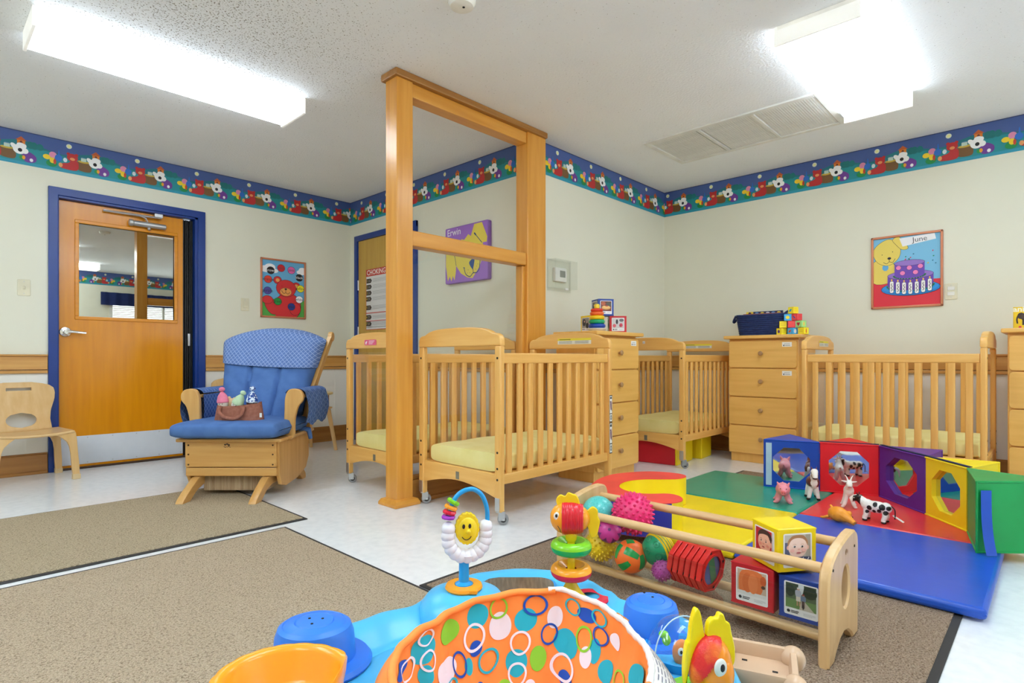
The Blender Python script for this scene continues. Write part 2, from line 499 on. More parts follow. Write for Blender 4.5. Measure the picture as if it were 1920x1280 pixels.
# white lower wall panels with thin battens
def lower(name, p0, p1, axis, face):
    b = B(M_lower())
    if axis == 'x':
        b.bx(p0, p1, face - .004, face, .14, .74)
        n = int((p1 - p0) / .41)
        for i in range(1, n + 1): b.bx(p0 + i * .41 - .008, p0 + i * .41 + .008, face - .007, face - .003, .15, .73)
    else:
        b.bx(face - .004, face, p0, p1, .14, .74)
        n = int((p1 - p0) / .41)
        for i in range(1, n + 1): b.bx(face - .007, face - .003, p0 + i * .41 - .008, p0 + i * .41 + .008, .15, .73)
    struct(b.obj(name))
def rail(name, p0, p1, axis, face):
    b = B(W('rail', axis))
    for (d, z0, z1) in ((.016, .748, .846), (.028, .844, .858), (.024, .722, .744)):
        if axis == 'x': b.bx(p0, p1, face - d, face, z0, z1, .003, 1)
        else: b.bx(face - d, face, p0, p1, z0, z1, .003, 1)
    struct(b.obj(name))
def skirting(name, p0, p1, axis, face):
    b = B(W('base', axis))
    for (d, z0, z1) in ((.016, 0, .14), (.010, .138, .15), (.026, 0, .022)):
        if axis == 'x': b.bx(p0, p1, face - d, face, z0, z1, .003, 1)
        else: b.bx(face - d, face, p0, p1, z0, z1, .003, 1)
    struct(b.obj(name))
DB0, DB1 = 4.171, 5.208
k = 0
for (p0, p1, ax, fc, nm) in ((X0, .692, 'x', YA, 'left_of_door'), (1.754, XB, 'x', YA, 'left'), (YC, DB0, 'y', XB, 'back'), (XB + .0, XD, 'x', YC, 'middle'), (Y0, YC, 'y', XD, 'right')):
    k += 1
    lower('trim_%d' % k, p0, p1, ax, fc); rail('trim_%d' % (k + 10), p0, p1, ax, fc); skirting('baseboard_' + nm, p0, p1, ax, fc)

# wallpaper border, printed scenes repeating every 436 mm
U = .436; BH = .237
def border_unit(P):
    navy, teal = (72, 98, 158), (24, 130, 140)
    P.r((70, 94, 156), -U / 2, 0, U / 2, BH)
    P.p((30, 120, 132), [(-U / 2, 0), (U / 2, 0), (U / 2, .15)] + [(U / 2 - U * i / 14, .15 + .022 * sin(2 * pi * i / 14 + .6)) for i in range(1, 14)] + [(-U / 2, .15)])
    P.p((26, 142, 150), [(-U / 2, 0), (U / 2, 0), (U / 2, .12)] + [(U / 2 - U * i / 14, .12 + .010 * sin(2 * pi * i / 14 + 2)) for i in range(1, 14)] + [(-U / 2, .12)])
    P.r((40, 150, 178), -U / 2, 0, U / 2, .022)
    P.r((40, 56, 104), -U / 2, BH - .006, U / 2, BH)
    P.e((226, 232, 214), -.02, .198, .017); P.e((240, 236, 160), -.02, .198, .010)
    for x in (.195, .215): P.e((18, 116, 118), x, .148, .02, .026)
    P.e((20, 120, 122), -.188, .146, .02, .024)
    P.r((226, 130, 40), .122, .142, .166, .17); P.p((196, 92, 40), [(.113, .17), (.175, .17), (.144, .198)]); P.e((120, 60, 40), .144, .155, .008, .012)
    P.sm((120, 84, 44), [(.03, .04), (.11, .035), (.105, .10), (.03, .10)]); P.e((200, 170, 60), .068, .103, .036, .009)
    P.r((190, 214, 200), .052, .106, .084, .13); P.r((110, 150, 190), .054, .13, .082, .135)
    red = (188, 40, 42)
    P.sm(red, [(-.075, .04), (-.055, .028), (.028, .03), (.034, .09), (.0, .10), (-.025, .075), (-.06, .065)])
    P.e(red, .0, .118, .033, .03); P.e(red, -.024, .142, .011); P.e(red, .024, .142, .011); P.e((230, 150, 90), .0, .108, .015, .011)
    P.e((230, 160, 100), -.07, .05, .012, .016); P.e((214, 226, 232), -.043, .092, .012, .016)
    P.sm((110, 58, 150), [(.145, .085), (.185, .098), (.226, .07), (.22, .03), (.165, .026)])
    P.e((240, 240, 240), .2, .042, .01, .012)
    P.e((245, 245, 245), .135, .105, .036, .034); P.e((245, 245, 245), .104, .122, .014, .022, .7); P.e((245, 245, 245), .164, .098, .02, .02); P.e((245, 245, 245), .142, .138, .022, .014); P.e((245, 245, 245), .156, .128, .016, .02, -.6)
    P.e((20, 20, 26), .138, .100, .012, .013)
    P.e((40, 150, 70), .15, .05, .016); P.e((236, 160, 40), .158, .052, .009, .014)
    P.e((20, 140, 70), -.122, .048, .032, .024); P.e((240, 206, 40), -.15, .09, .022, .018); P.e((240, 206, 40), -.118, .072, .016, .022)
    P.e((196, 60, 40), -.104, .065, .008, .02); P.e((222, 140, 176), -.115, .112, .022, .022); P.e((40, 110, 200), -.082, .098, .022, .024); P.e((40, 110, 200), -.08, .128, .005, .03)
def border(name, s0, s1, phase, O, place):
    P = Print(.00009)
    n0 = math.floor((s0 - phase) / U); n1 = math.ceil((s1 - phase) / U)
    for i in range(n0, n1 + 1):
        P.z = 0; P.D = Matrix.Translation((phase + i * U, 0, 0)); border_unit(P)
    # cut at both ends of the wall
    me = P.mesh(name)
    bm = bmesh.new(); bm.from_mesh(me)
    for s, d in ((s0, -1), (s1, 1)):
        bmesh.ops.bisect_plane(bm, geom=list(bm.verts) + list(bm.edges) + list(bm.faces), plane_co=(s, 0, 0), plane_no=(d, 0, 0), clear_outer=True)
    bm.to_mesh(me); bm.free()
    o = link(name, me); o.matrix_world = place @ O
    struct(o)
zb = H - BH
border('trim_21', X0, XB, .837, ON_A, Matrix.Translation((0, YA - .001, zb)))
border('trim_22', -YA, -YC, -3.341, ON_B, Matrix.Translation((XB - .001, 0, zb)))
border('trim_23', XB, XD, 3.442, ON_A, Matrix.Translation((0, YC - .001, zb)))
border('trim_24', -YC, -Y0, -.979, ON_B, Matrix.Translation((XD - .001, 0, zb)))
ON_F = Matrix(((-1, 0, 0, 0), (0, 0, 1, 0), (0, 1, 0, 0), (0, 0, 0, 1)))
border('trim_25', -XD, -X0, .1, ON_F, Matrix.Translation((0, Y0 + .001, zb)))

# ---- left door
d = struct(bpy.data.objects.new('door_1', None)); COL.objects.link(d)
b = B(BLUE)
for (x0, x1) in ((.694, .752), (1.694, 1.752)):
    b.bx(x0, x1, YA - .022, YA + .0, 0, 2.082, .004)
b.bx(.694, 1.752, YA - .0222, YA, 2.024, 2.0822, .004)
b.bx(.732, .757, YA - .01, YA + .12, 0, 2.03, .002).bx(1.672, 1.70, YA - .01, YA + .12, 0, 2.03, .002).bx(.735, 1.70, YA - .01, YA + .12, 2.008, 2.031, .002)
b.bx(.748, .772, YA + .085, YA + .1, 0, 2.02)
b.obj('door_frame', d)
yd = YA + .035
b = B(W('door', 'z'))
GX0, GX1, GZ0, GZ1 = .882, 1.526, 1.148, 1.85
b.bx(.759, GX0, yd, yd + .044, .012, 2.004).bx(GX1, 1.592, yd, yd + .044, .012, 2.004).bx(GX0, GX1, yd, yd + .044, GZ1, 2.004).bx(GX0, GX1, yd, yd + .044, .012, GZ0)
b.obj('door_slab', d)
b = B(W('door', 'x'))
for (x0, x1, z0, z1) in ((GX0 - .026, GX1 + .026, GZ1, GZ1 + .026), (GX0 - .026, GX1 + .026, GZ0 - .026, GZ0), (GX0 - .026, GX0, GZ0, GZ1), (GX1, GX1 + .026, GZ0, GZ1)):
    b.bx(x0, x1, yd - .009, yd + .02, z0, z1, .004)
b.obj('window_bead', d)
b = B(mat('mirror_film_glass', (186, 184, 174), .01, c2=(182, 180, 170), metal=1.)); b.bx(GX0, GX1, yd + .012, yd + .018, GZ0, GZ1); b.obj('window_pane', d)
b = B(BLACK)
for i in range(5): b.bx(1.593 + i * .016, 1.606 + i * .016, yd + .004 - .006 * (i % 2), yd + .05, .01, 2.0, .003, 1)
b.bx(1.593, 1.672, yd + .02, yd + .06, .0, 2.0)
b.obj('finger_guard', d)
b = B(STEEL); b.bx(1.628, 1.648, yd - .008, yd + .002, .935, 1.04, .003); b.obj('hinge', d)
b = B(mat('kick_plate_metal', (214, 219, 226), .36, c2=(204, 210, 218), scale=5, metal=0.)); b.bx(.762, 1.59, yd - .003, yd, .03, .243); kp = b.obj('kick_plate', d)
b = B(STEEL)
for i in range(6):
    for z in (.043, .23): b.cyl((.775 + i * .16, yd - .005, z), (.775 + i * .16, yd - .003, z), .005, n=8)
b.obj('screw', kp)
b = B(mat('door_sill_bronze', (62, 40, 26), .5)); b.bx(DX0, DX1, YA - .01, YA + .13, 0, .012); b.obj('threshold', d)
hd = B(CHROME); hd.lathe([(0, 0), (.036, 0), (.038, .004), (.034, .012), (.018, .014), (.016, .034), (0, .034)], 24, T(.80, yd, 1.026, rx=pi / 2))
hd.tube(smooth([(.80, yd - .045, 1.026), (.83, yd - .048, 1.028), (.87, yd - .05, 1.024), (.918, yd - .048, 1.02)], 4), [.012] * 5 + [.010] * 4 + [.009] * 4, 10)
hd.cyl((.80, yd - .03, 1.026), (.80, yd - .055, 1.026), .013)
hd.obj('lever_handle', d)
b = B(STEEL); b.cyl((1.225, yd - .035, 1.905), (1.455, yd - .035, 1.905), .022, bev=.004, n=20).cyl((1.195, yd - .035, 1.905), (1.225, yd - .035, 1.905), .026, bev=.005, n=20)
b.bx(1.22, 1.44, yd - .03, yd, 1.895, 1.915).sph((1.335, yd - .035, 1.875), .013)
cl = b.obj('door_closer', d)
b = B(STEEL); b.tube([(1.325, yd - .035, 1.93), (1.31, yd - .04, 1.955), (1.27, yd - .045, 1.968)], .006, 8).tube([(1.03, yd - .03, 1.968), (1.42, yd - .05, 1.972)], .008, 8)
b.bx(1.03, 1.30, yd - .035, yd - .012, 1.962, 1.976).bx(1.37, 1.43, YA - .02, YA + .02, 1.975, 2.005, .003)
b.obj('closer_arm', cl)

# ---- back door (closed closet)
d = struct(bpy.data.objects.new('door_2', None)); COL.objects.link(d)
b = B(BLUE); b.bx(XB - .026, XB, DB1 - .056, DB1, 0, 2.07, .004).bx(XB - .026, XB, DB0, DB0 + .056, 0, 2.07, .004).bx(XB - .0262, XB, DB0, DB1, 2.014, 2.0702, .004)
b.obj('door_frame', d)
b = B(W('door2', 'z')); b.bx(XB - .008, XB, DB0 + .058, DB1 - .058, .01, 2.012); b.obj('door_slab', d)
b = B(STEEL)
for z in (1.52, 1.05, .25): b.cyl((XB - .012, DB1 - .058, z), (XB - .012, DB1 - .058, z + .10), .008, n=8)
b.obj('hinge', d)
b = B(CHROME); b.lathe([(0, 0), (.03, 0), (.03, .006), (.012, .01), (.012, .035), (.026, .045), (.028, .06), (.018, .07), (0, .072)], 20, T(XB - .008, DB0 + .1, 1.02, ry=-pi / 2)); b.obj('knob', d)

# ---- rear window with blinds and a blue valance (shows in the door glass)
w = struct(bpy.data.objects.new('window_1', None)); COL.objects.link(w)
b = B(WHITE)
for (x0, x1, z0, z1) in ((WX0 - .05, WX1 + .05, WZ1, WZ1 + .05), (WX0 - .05, WX1 + .05, WZ0 - .05, WZ0), (WX0 - .05, WX0, WZ0, WZ1), (WX1, WX1 + .05, WZ0, WZ1), ((WX0 + WX1) / 2 - .02, (WX0 + WX1) / 2 + .02, WZ0, WZ1)):
    b.bx(x0, x1, Y0 - .08, Y0 + .015, z0, z1, .004)
b.obj('window_frame', w)
b = B(clear('window_glass')); b.bx(WX0, WX1, Y0 - .1, Y0 - .094, WZ0, WZ1); b.obj('window_pane', w)
b = B(WHITE)
for i in range(28): b.box((0, 0, 0), (WX1 - WX0 - .02, .024, .002), M=T((WX0 + WX1) / 2, Y0 - .03, WZ0 + .02 + i * .035, rx=.9))
b.obj('blind_slats', w)
b = B(mat('valance_cloth', (20, 38, 92), .9)); 
b.surf(lambda u, v: (2.45 + 2.1 * u, Y0 + .09 + .018 * sin(u * 70), 1.83 + .24 * v), 160, 4); b.surf(lambda u, v: (2.45 + 2.1 * u, Y0 + .07 + .018 * sin(u * 70), 1.83 + .24 * v), 160, 4)
tag(b.obj('window_valance'), 'navy blue gathered valance over the rear window blinds', 'valance')

# ---- floor mats
def floor_mat(x0, x1, y0, y1, label, c, c2, z=.009):
    t = thing('floor_mat', label, 'mat', ((x0 + x1) / 2, (y0 + y1) / 2, 0))
    w, h = (x1 - x0) / 2, (y1 - y0) / 2
    b = B(RUBBER); b.bx(-w, w, -h, h, 0, z * .6, .002, 1); b.obj('rubber_backing', t)
    b = B(M_carpet('loop_carpet_%d' % c[0], c, c2)); b.bx(-w + .016, w - .016, -h + .022, h - .022, z * .3, z, .002, 1); b.obj('carpet_pile', t)
    return t
floor_mat(-2.3, 1.415, 2.80, 3.935, 'brown loop carpet mat under the wooden glider chair', (216, 199, 168), (184, 166, 138))
floor_mat(-2.3, 1.272, -1.6, 2.745, 'large brown loop carpet mat left of the blue baby activity seat', (222, 203, 176), (186, 166, 138))
floor_mat(1.278, 4.235, .222, 1.685, 'grey brown carpet mat under the toy rack and coloured play mat', (192, 170, 148), (140, 118, 98))

# ---- ceiling lamps
LENS = mat('lit_prismatic_lens', (234, 245, 255), .4, c2=(234, 245, 255), emit=LAMP)
LSIDE = mat('lit_lens_side', (234, 245, 255), .4, c2=(234, 245, 255), emit=LAMP_SIDE)
LFILL = mat('lit_open_lens_side', (232, 244, 255), .4, c2=(232, 244, 255), emit=LAMP_SIDE_FILL)  # extra-bright sides, fill light from lamps out of view
HOUS = mat('lamp_housing_white', (232, 232, 228), .45)
LEND = mat('lamp_end_cap_glowing', (236, 236, 232), .5, emit=.28)  # opaque caps; faint emission stands in for bounced room light
def lamp(cx, cy, L, Wd, label, rz=0, side=None):
    t = thing('ceiling_lamp', label, 'ceiling light', (cx, cy, H), rz)
    b = B(HOUS); b.bx(-L / 2, L / 2, -Wd / 2 + .01, Wd / 2 - .01, -.02, 0)
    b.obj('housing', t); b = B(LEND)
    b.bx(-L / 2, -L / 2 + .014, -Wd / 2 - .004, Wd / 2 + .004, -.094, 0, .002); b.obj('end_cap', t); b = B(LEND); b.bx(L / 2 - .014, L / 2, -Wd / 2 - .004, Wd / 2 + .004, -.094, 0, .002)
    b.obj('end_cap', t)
    b = B(LENS)
    prof = [(-Wd / 2, -.012), (-Wd / 2 - .002, -.03), (-Wd / 2 + .018, -.088), (Wd / 2 - .018, -.088), (Wd / 2 + .002, -.03), (Wd / 2, -.012)]
    b.prism(prof, -L / 2 + .014, L / 2 - .014, 'yz')
    b.m(side or LSIDE)
    for i in range(len(b.fm)):
        q = [b.v[j] for j in b.f[i]]
        if max(v.z for v in q) > -.05 and min(v.y for v in q) * max(v.y for v in q) > 0: b.fm[i] = 1
    b.obj('lens', t)
    return t
lamp(1.04, 3.54, 1.31, .31, 'long lit wraparound ceiling lamp above the wooden door side')
lamp(3.54, .82, 1.27, .36, 'wide lit ceiling lamp above the play mat, beside the vent')
lamp(1.04, .35, 1.31, .31, 'lit ceiling lamp over the middle of the room, outside the picture top', side=LFILL)
lamp(-1.7, 2.7, 1.31, .31, 'lit ceiling lamp over the left end of the room', side=LFILL)  # this and the next three: unseen lamps added for even light
lamp(-1.4, .2, 1.31, .31, 'lit ceiling lamp over the rear left of the room', side=LFILL)
lamp(1.6, -1.3, 1.31, .31, 'lit ceiling lamp near the rear window', side=LFILL)
lamp(-.75, 1.85, 1.31, .31, 'lit ceiling lamp behind the left of the camera', side=LFILL)

t = thing('ceiling_vent', 'white three panel return air grille in the ceiling beside the lamp', 'vent', (0, 0, H))
b = B(HOUS)
for (x0, x1, y0, y1) in ((3.78, 3.82, 1.081, 2.209), (4.35, 4.39, 1.081, 2.209), (3.78, 4.39, 1.04, 1.08), (3.78, 4.39, 2.21, 2.25), (3.821, 4.349, 1.45, 1.475), (3.821, 4.349, 1.825, 1.85)):
    b.bx(x0, x1, y0, y1, -.012, 0, .002, 1)
b.obj('frame', t)
sl = B(HOUS); sl.box((0, 0, 0), (.56, .0146, .0015), M=T(rx=.12)); sm = sl.mesh('louvre')
for i in range(74):
    y = 1.09 + i * .0152
    if abs(y - 1.4625) > .018 and abs(y - 1.8375) > .018 and y < 2.2: child('louvre', sm, t, T(4.085, y, -.006))
b = B(mat('vent_dark', (205, 205, 200), .8)); b.bx(3.8, 4.37, 1.06, 2.23, -.0015, 0); b.obj('backing', t)

t = thing('smoke_detector', 'round white smoke detector on the ceiling at the top edge', 'smoke detector', (1.715, 1.945, H))
b = B(WHITE); b.lathe([(0, 0), (.062, 0), (.062, -.012), (.052, -.03), (.03, -.036), (0, -.036)], 32); b.obj('body', t, fix=True)
b = B(DARK); b.cyl((.0, -.012, -.034), (0, -.012, -.038), .006, n=8); b.obj('test_button', t)
# ================================================================== PARTITION
t = thing('room_divider', 'amber wooden post and rail divider reaching the ceiling with clear lower panel', 'divider', (1.925, 2.72, 0))
PX = -.055
b = B(W('maple', 'z')); b.bx(-.055, .055, -.055, .055, 0, 2.42, .004); b.obj('post', t)
b = B(W('maple', 'z')); b.bx(1.03, 1.225, -.055, .055, 0, 2.42, .004); b.obj('post', t)
b = B(W('maple', 'z')); b.bx(1.0, 1.03, -.03, .03, 0, 1.47, .004); b.obj('stop_bead', t)
b = B(W('maple', 'x')); b.bx(.055, 1.03, -.045, .045, 2.322, 2.40, .004); b.obj('top_rail', t)
b = B(W('base', 'x')); b.bx(-.075, 1.225, -.075, .075, 2.40, 2.44, .006); b.obj('crown_strip', t)
b = B(W('maple', 'x')); b.bx(.055, 1.03, -.045, .045, 1.474, 1.562, .008); b.obj('middle_rail', t)
b = B(W('base', 'x'))
b.bx(.055, 1.03, -.036, .036, 0, .13, .003).bx(.055, 1.03, -.028, .028, .13, .148, .004).bx(.055, 1.03, -.055, .055, 0, .022, .004)
b.obj('base_rail', t)
b = B(W('maple', 'x')); q = [(-.085, -.085), (.085, -.085), (.085, .085), (-.085, .085)]
b.prism(q, 0, .018, bev=.003); b.lathe([(.0, .018), (.118, .018), (.104, .034), (.08, .04), (0, .04)], 4, T(rz=pi / 4)); b.obj('plinth', t, angle=.3)
b = B(clear('clear_acrylic', (.975, .985, .98), 1.45, .015)); b.bx(.05, 1.02, -.003, .003, .14, 1.48); b.obj('acrylic_panel', t)

# ================================================================== CRIBS  (local: x 0..L length, y 0..Wd, near end at x=0, near side at y=0)
CL, CW = .98, .66
CLR = clear('crib_acrylic', (.985, .985, .975), 1.45, .02)
CZ, CY, CX = W('crib', 'z'), W('crib', 'y'), W('crib', 'x')
BOLT = mat('bolt_black', (30, 26, 24), .4)
def arch_outline():
    h = [(0, .892), (0, .925), (.010, .945), (.03, .955), (.055, .958), (.085, .972), (.13, .983), (.2, .99), (.33, .993)]
    q = h + [(CW - y, z) for y, z in h[::-1][1:]]
    return [q[0]] + [(v.x, v.y) for v in smooth(q[1:-1], 3)] + [q[-1]]
def make_crib(label, stick=0):
    t = thing('baby_crib', label, 'crib', (0, 0, 0), 0, 'wooden cribs with slatted sides')
    sl = B(CZ); sl.prism(rrect(.036, .018, .006, 2), .235, .812); slm = sl.mesh('slat', .9)
    po = B(CZ); po.box((0, 0, .478), (.032, .044, .83), .008, 2); pm = po.mesh('post')
    for x in (.016, CL - .016):
        for y in (.022, CW - .022): child('post', pm, t, T(x, y, 0))
        b = B(CY); b.prism(arch_outline(), -.017, .017, 'yz', .006, T(x=x)); b.obj('arched_headboard', t)
        lo = [(.04, .25), (CW - .04, .25), (CW - .04, .13)] + [(CW - .04 - (CW - .08) * i / 12, .13 + .048 * sin(pi * i / 12)) for i in range(1, 12)] + [(.04, .13)]
        b = B(CY); b.prism(lo, -.011, .011, 'yz', .003, T(x=x)); er = b.obj('end_rail', t)
        b = B(mat('warning_sticker_grey', (120, 116, 100), .5)); b.bx(-.0012, 0, .315, .341, .185, .225)
        b.obj('sticker', er, (x - .011 if x < .5 else x + .0125, 0, 0))
        b = B(CLR); b.bx(-.002, .002, .044, CW - .044, .25, .868); b.obj('acrylic_panel', t, (x, 0, 0))
    for y in (.022, CW - .022):
        b = B(CX); b.bx(.032, CL - .032, y - .013, y + .013, .803, .856, .006); b.obj('top_rail', t)
        b = B(CX); b.bx(.032, CL - .032, y - .011, y + .011, .198, .25, .005); b.obj('bottom_rail', t)
        for k in range(11): child('slat', slm, t, T(.082 + .0816 * k, y, 0))
    b = B(CX); b.bx(.03, CL - .03, .04, CW - .04, .232, .246); b.obj('mattress_board', t)
    # castors
    for i, (x, y, a) in enumerate(((.016, .022, -.75), (.016, CW - .022, -.55), (CL - .016, .022, .9), (CL - .016, CW - .022, 2.2))):
        s = 1 if x > .5 else -1
        b = B(STEEL); b.bx(x + s * .016, x + s * .0185, y - .016, y + .016, .07, .135, .001, 1)
        b.cyl((x, y, .062), (x, y, .07), .02)
        M = T(x, y, 0, rz=a)
        b.add(*_box(.034, .003, .045, .001, 1), M @ T(.01, .015, .046)); b.add(*_box(.034, .003, .045, .001, 1), M @ T(.01, -.015, .046)); b.add(*_box(.036, .033, .004, .001, 1), M @ T(.008, 0, .064))
        cs = b.obj('castor', t)
        b = B(mat('castor_wheel_grey', (150, 150, 150), .4)); b.lathe([(0, -.011), (.012, -.011), (.024, -.011), (.028, -.007), (.028, .007), (.024, .011), (.012, .011), (0, .011)], 20, M @ T(.018, 0, .0285, rx=pi / 2)); b.m(mat('castor_hub_dark', (52, 50, 50), .35)); b.cyl((.018, -.0125, .0285), (.018, .0125, .0285), .015, n=14, M=M); b.m(CHROME); b.cyl((.018, -.0185, .0285), (.018, .0185, .0285), .005, n=10, M=M); wl = b.obj('wheel', cs)
    b = B(BOLT)
    for y in (.022, CW - .022):
        for z in (.83, .36, .28, .225): b.cyl((-.0015, y, z), (0, y, z), .006, n=10); b.cyl((CL, y, z), (CL + .0015, y, z), .006, n=10)
    b.obj('bolt_cap', t)
    return t
def mattress(label, dirt=False):
    b = B(mat('yellow_crib_sheet', (246, 238, 168), .85, c2=(240, 230, 152), scale=9, bump=.25, bscale=38, bdist=.004))
    L, Wd, h = CL - .085, CW - .1, .1
    def fn(u, v):
        # rounded slab wrapped round: v goes over the section, u along
        a = 2 * pi * v; c, s = cos(a), sin(a)
        y = math.copysign(abs(c) ** .22, c) * Wd / 2; z = h / 2 + math.copysign(abs(s) ** .34, s) * h / 2
        k = 1 - (abs(2 * u - 1) ** 26) * .05
        x = (u - .5) * L
        wr = .0035 * sin(u * 46 + 5 * y) * (1 - abs(s)) + .002 * sin(u * 17 + y * 30)
        return (x, y * k + wr * c, h / 2 + (z - h / 2) * k + (.0015 * sin(u * 23 + y * 19) if s > 0 else 0))
    b.surf(fn, 60, 56, cv=True)
    n = 56
    for i0 in (0, 60): b.f.append([i0 * n + j for j in (range(n) if i0 else range(n - 1, -1, -1))]); b.fm.append(0)
    o = b.obj('crib_mattress', angle=1.0)
    tag(o, label, 'mattress', 'yellow sheeted crib mattresses')
    return o
cr1 = make_crib('crib with clear end panel on the near side of the wooden divider')
cribs = [(cr1, 2.012, 1.995, 0)]
c2_ = dup(cr1, (2.012, 2.79, 0), 0, 'crib behind the wooden divider, with a pink sticker on its headboard')
c3_ = dup(cr1, (4.0, 2.03, 0), 0, 'crib in the wall corner between two dressers with foam blocks underneath')
cr1.location = (2.012, 1.995, 0)
c4_ = dup(cr1, (4.20, 1.272, 0), -pi / 2, 'crib seen side on against the right wall behind the mirror blocks')
for (x, y, rz, nm) in ((2.012, 1.995, 0, 'yellow sheeted mattress in the crib on the near side of the divider'), (2.012, 2.79, 0, 'yellow sheeted mattress in the crib behind the divider'),
                       (4.0, 2.03, 0, 'yellow sheeted mattress in the corner crib, white lining showing at its edge'), (4.20, 1.272, -pi / 2, 'yellow sheeted mattress in the crib along the right wall')):
    o = mattress(nm) if nm.startswith('yellow sheeted mattress in the crib on the near') else o.copy()
    if o.name not in COL.objects: COL.objects.link(o)
    c = Matrix.Translation((x, y, 0)) @ Matrix.Rotation(rz, 4, 'Z') @ Vector((CL / 2, CW / 2, .2465))
    o.location = c; o.rotation_euler = (0, 0, rz); o['label'] = nm
    if 'behind' in nm:
        b = B(WHITE); b.box((-(CL - .085) / 2 - .0015, -.11, .036), (.002, .055, .07)); b.obj('care_tag', o)
# stickers that only some cribs carry
def sticker(par, name, x, y, z, w, h, O, art):
    P = Print(.0002); art(P, w, h); o = P.obj(name, par); o.matrix_local = at(x, y, z, O); return o
def pink(P, w, h):
    P.p((226, 96, 130), rrect(w, h, h * .25)); P.e((250, 230, 236), -w * .36, -.1 * h, w * .05, h * .25); P.e((250, 230, 236), -w * .3, h * .1, w * .04, h * .14)
    for i in range(3): P.r((250, 225, 232), -w * .12, h * (.25 - .25 * i) - h * .05, w * (.36 - .08 * i), h * (.25 - .25 * i) + h * .05)
def warn(P, w, h):
    P.r((236, 234, 222), -w / 2, -h / 2, w / 2, h / 2); P.r((240, 222, 60), -w / 2, h * .12, w / 2, h / 2)
    for k in range(2):
        for i in range(4): P.r((120, 118, 110), -w * .46 + k * w * .49, h * (.0 - i * .12), -w * .06 + k * w * .49, h * (.04 - i * .12))
    P.r((60, 60, 40), -w * .44, h * .26, -w * .1, h * .34)
def tall(P, w, h):
    P.r((30, 34, 40), -w / 2, -h / 2, w / 2, h / 2); P.r((236, 236, 232), -w * .42, -h * .47, w * .42, h * .47)
    P.r((60, 64, 66), -w * .3, h * .36, w * .3, h * .44); P.e((150, 96, 100), 0, h * .12, w * .26, h * .18); P.l((40, 44, 46), [(-w * .3, h * .28), (w * .1, h * .1), (w * .3, -h * .08)], w * .14)
    P.r((40, 44, 46), -w * .42, -h * .2, w * .42, -h * .17); P.e((40, 40, 44), 0, -h * .33, w * .24, h * .09); P.e((236, 236, 232), 0, -h * .33, w * .1, h * .05)
def small_lab(P, w, h):
    P.r((238, 238, 234), -w / 2, -h / 2, w / 2, h / 2); P.r((120, 120, 120), -w * .3, h * .08, w * .3, h * .16); P.e((60, 66, 70), -w * .32, -h * .22, w * .07, h * .16); P.r((150, 150, 150), -w * .2, -h * .3, w * .34, -h * .16)
sticker(c2_, 'pink_sticker', -.0032, CW / 2 + .03, .93, .135, .035, ON_B, pink)
sticker(cr1, 'tall_warning_label', CL - .016, -.0005, .52, .030, .165, ON_A, tall)
sticker(cr1, 'tall_warning_label', CL - .016, -.0005, .34, .030, .19, ON_A, tall)
sticker(cr1, 'yellow_warning_label', CL - .0335, CW / 2 - .06, .94, .27, .038, ON_B, warn)
sticker(c3_, 'yellow_warning_label', CL - .0335, CW / 2 + .02, .94, .27, .038, ON_B, warn)
sticker(c2_, 'yellow_warning_label', CL - .0335, CW / 2, .94, .27, .038, ON_B, warn)
sticker(c3_, 'white_label', -.0032, CW / 2 + .01, .955, .022, .02, ON_B, small_lab)
sticker(c4_, 'yellow_warning_label', .0355, CW / 2 + .06, .935, .22, .04, Matrix(((0, 0, 1, 0), (1, 0, 0, 0), (0, 1, 0, 0), (0, 0, 0, 1))), warn)
sticker(cr1, 'pink_strip_label', CL - .037, CW / 2, .835, .3, .014, ON_B, lambda P, w, h: P.r((206, 110, 120), -w / 2, -h / 2, w / 2, h / 2))

# foam pieces stored under the corner crib
VINYL_R = mat('red_vinyl', (206, 22, 40), .42, c2=(196, 18, 36), scale=6, bump=.2, bscale=14, bdist=.004)
VINYL_Y = mat('yellow_vinyl', (246, 222, 20), .42, c2=(240, 212, 12), scale=6, bump=.2, bscale=14, bdist=.004)
VINYL_B = mat('blue_vinyl', (10, 74, 186), .42, c2=(8, 66, 172), scale=6, bump=.2, bscale=14, bdist=.004)
VINYL_G = mat('green_vinyl', (10, 156, 80), .42, c2=(6, 148, 72), scale=6, bump=.2, bscale=14, bdist=.004)
VINYL_P = mat('purple_vinyl', (92, 40, 150), .42, c2=(86, 34, 140), scale=6, bump=.2, bscale=14, bdist=.004)
t = thing('foam_wedge', 'red foam block with yellow side stored under the corner crib', 'foam block', (4.26, 2.33, 0), .12)
b = B(VINYL_R); b.bx(-.2, .15, -.16, .2, 0, .185, .008); b.obj('red_body', t)
b = B(VINYL_Y); b.bx(-.2, -.02, -.176, -.16, .0, .185, .005).bx(-.02, .15, -.176, -.16, 0, .185, .005); b.obj('yellow_side', t)
t = thing('foam_block', 'bright yellow foam block with green top stored under the corner crib', 'foam block', (4.62, 2.24, 0), .1)
b = B(VINYL_Y); b.bx(-.13, .1, -.1, .12, 0, .185, .008); b.obj('yellow_body', t)
b = B(VINYL_G); b.prism([(-.13, .186), (.02, .186), (-.09, .194), (-.13, .194)], -.12, .09, 'xz', 0); b.obj('green_top', t)

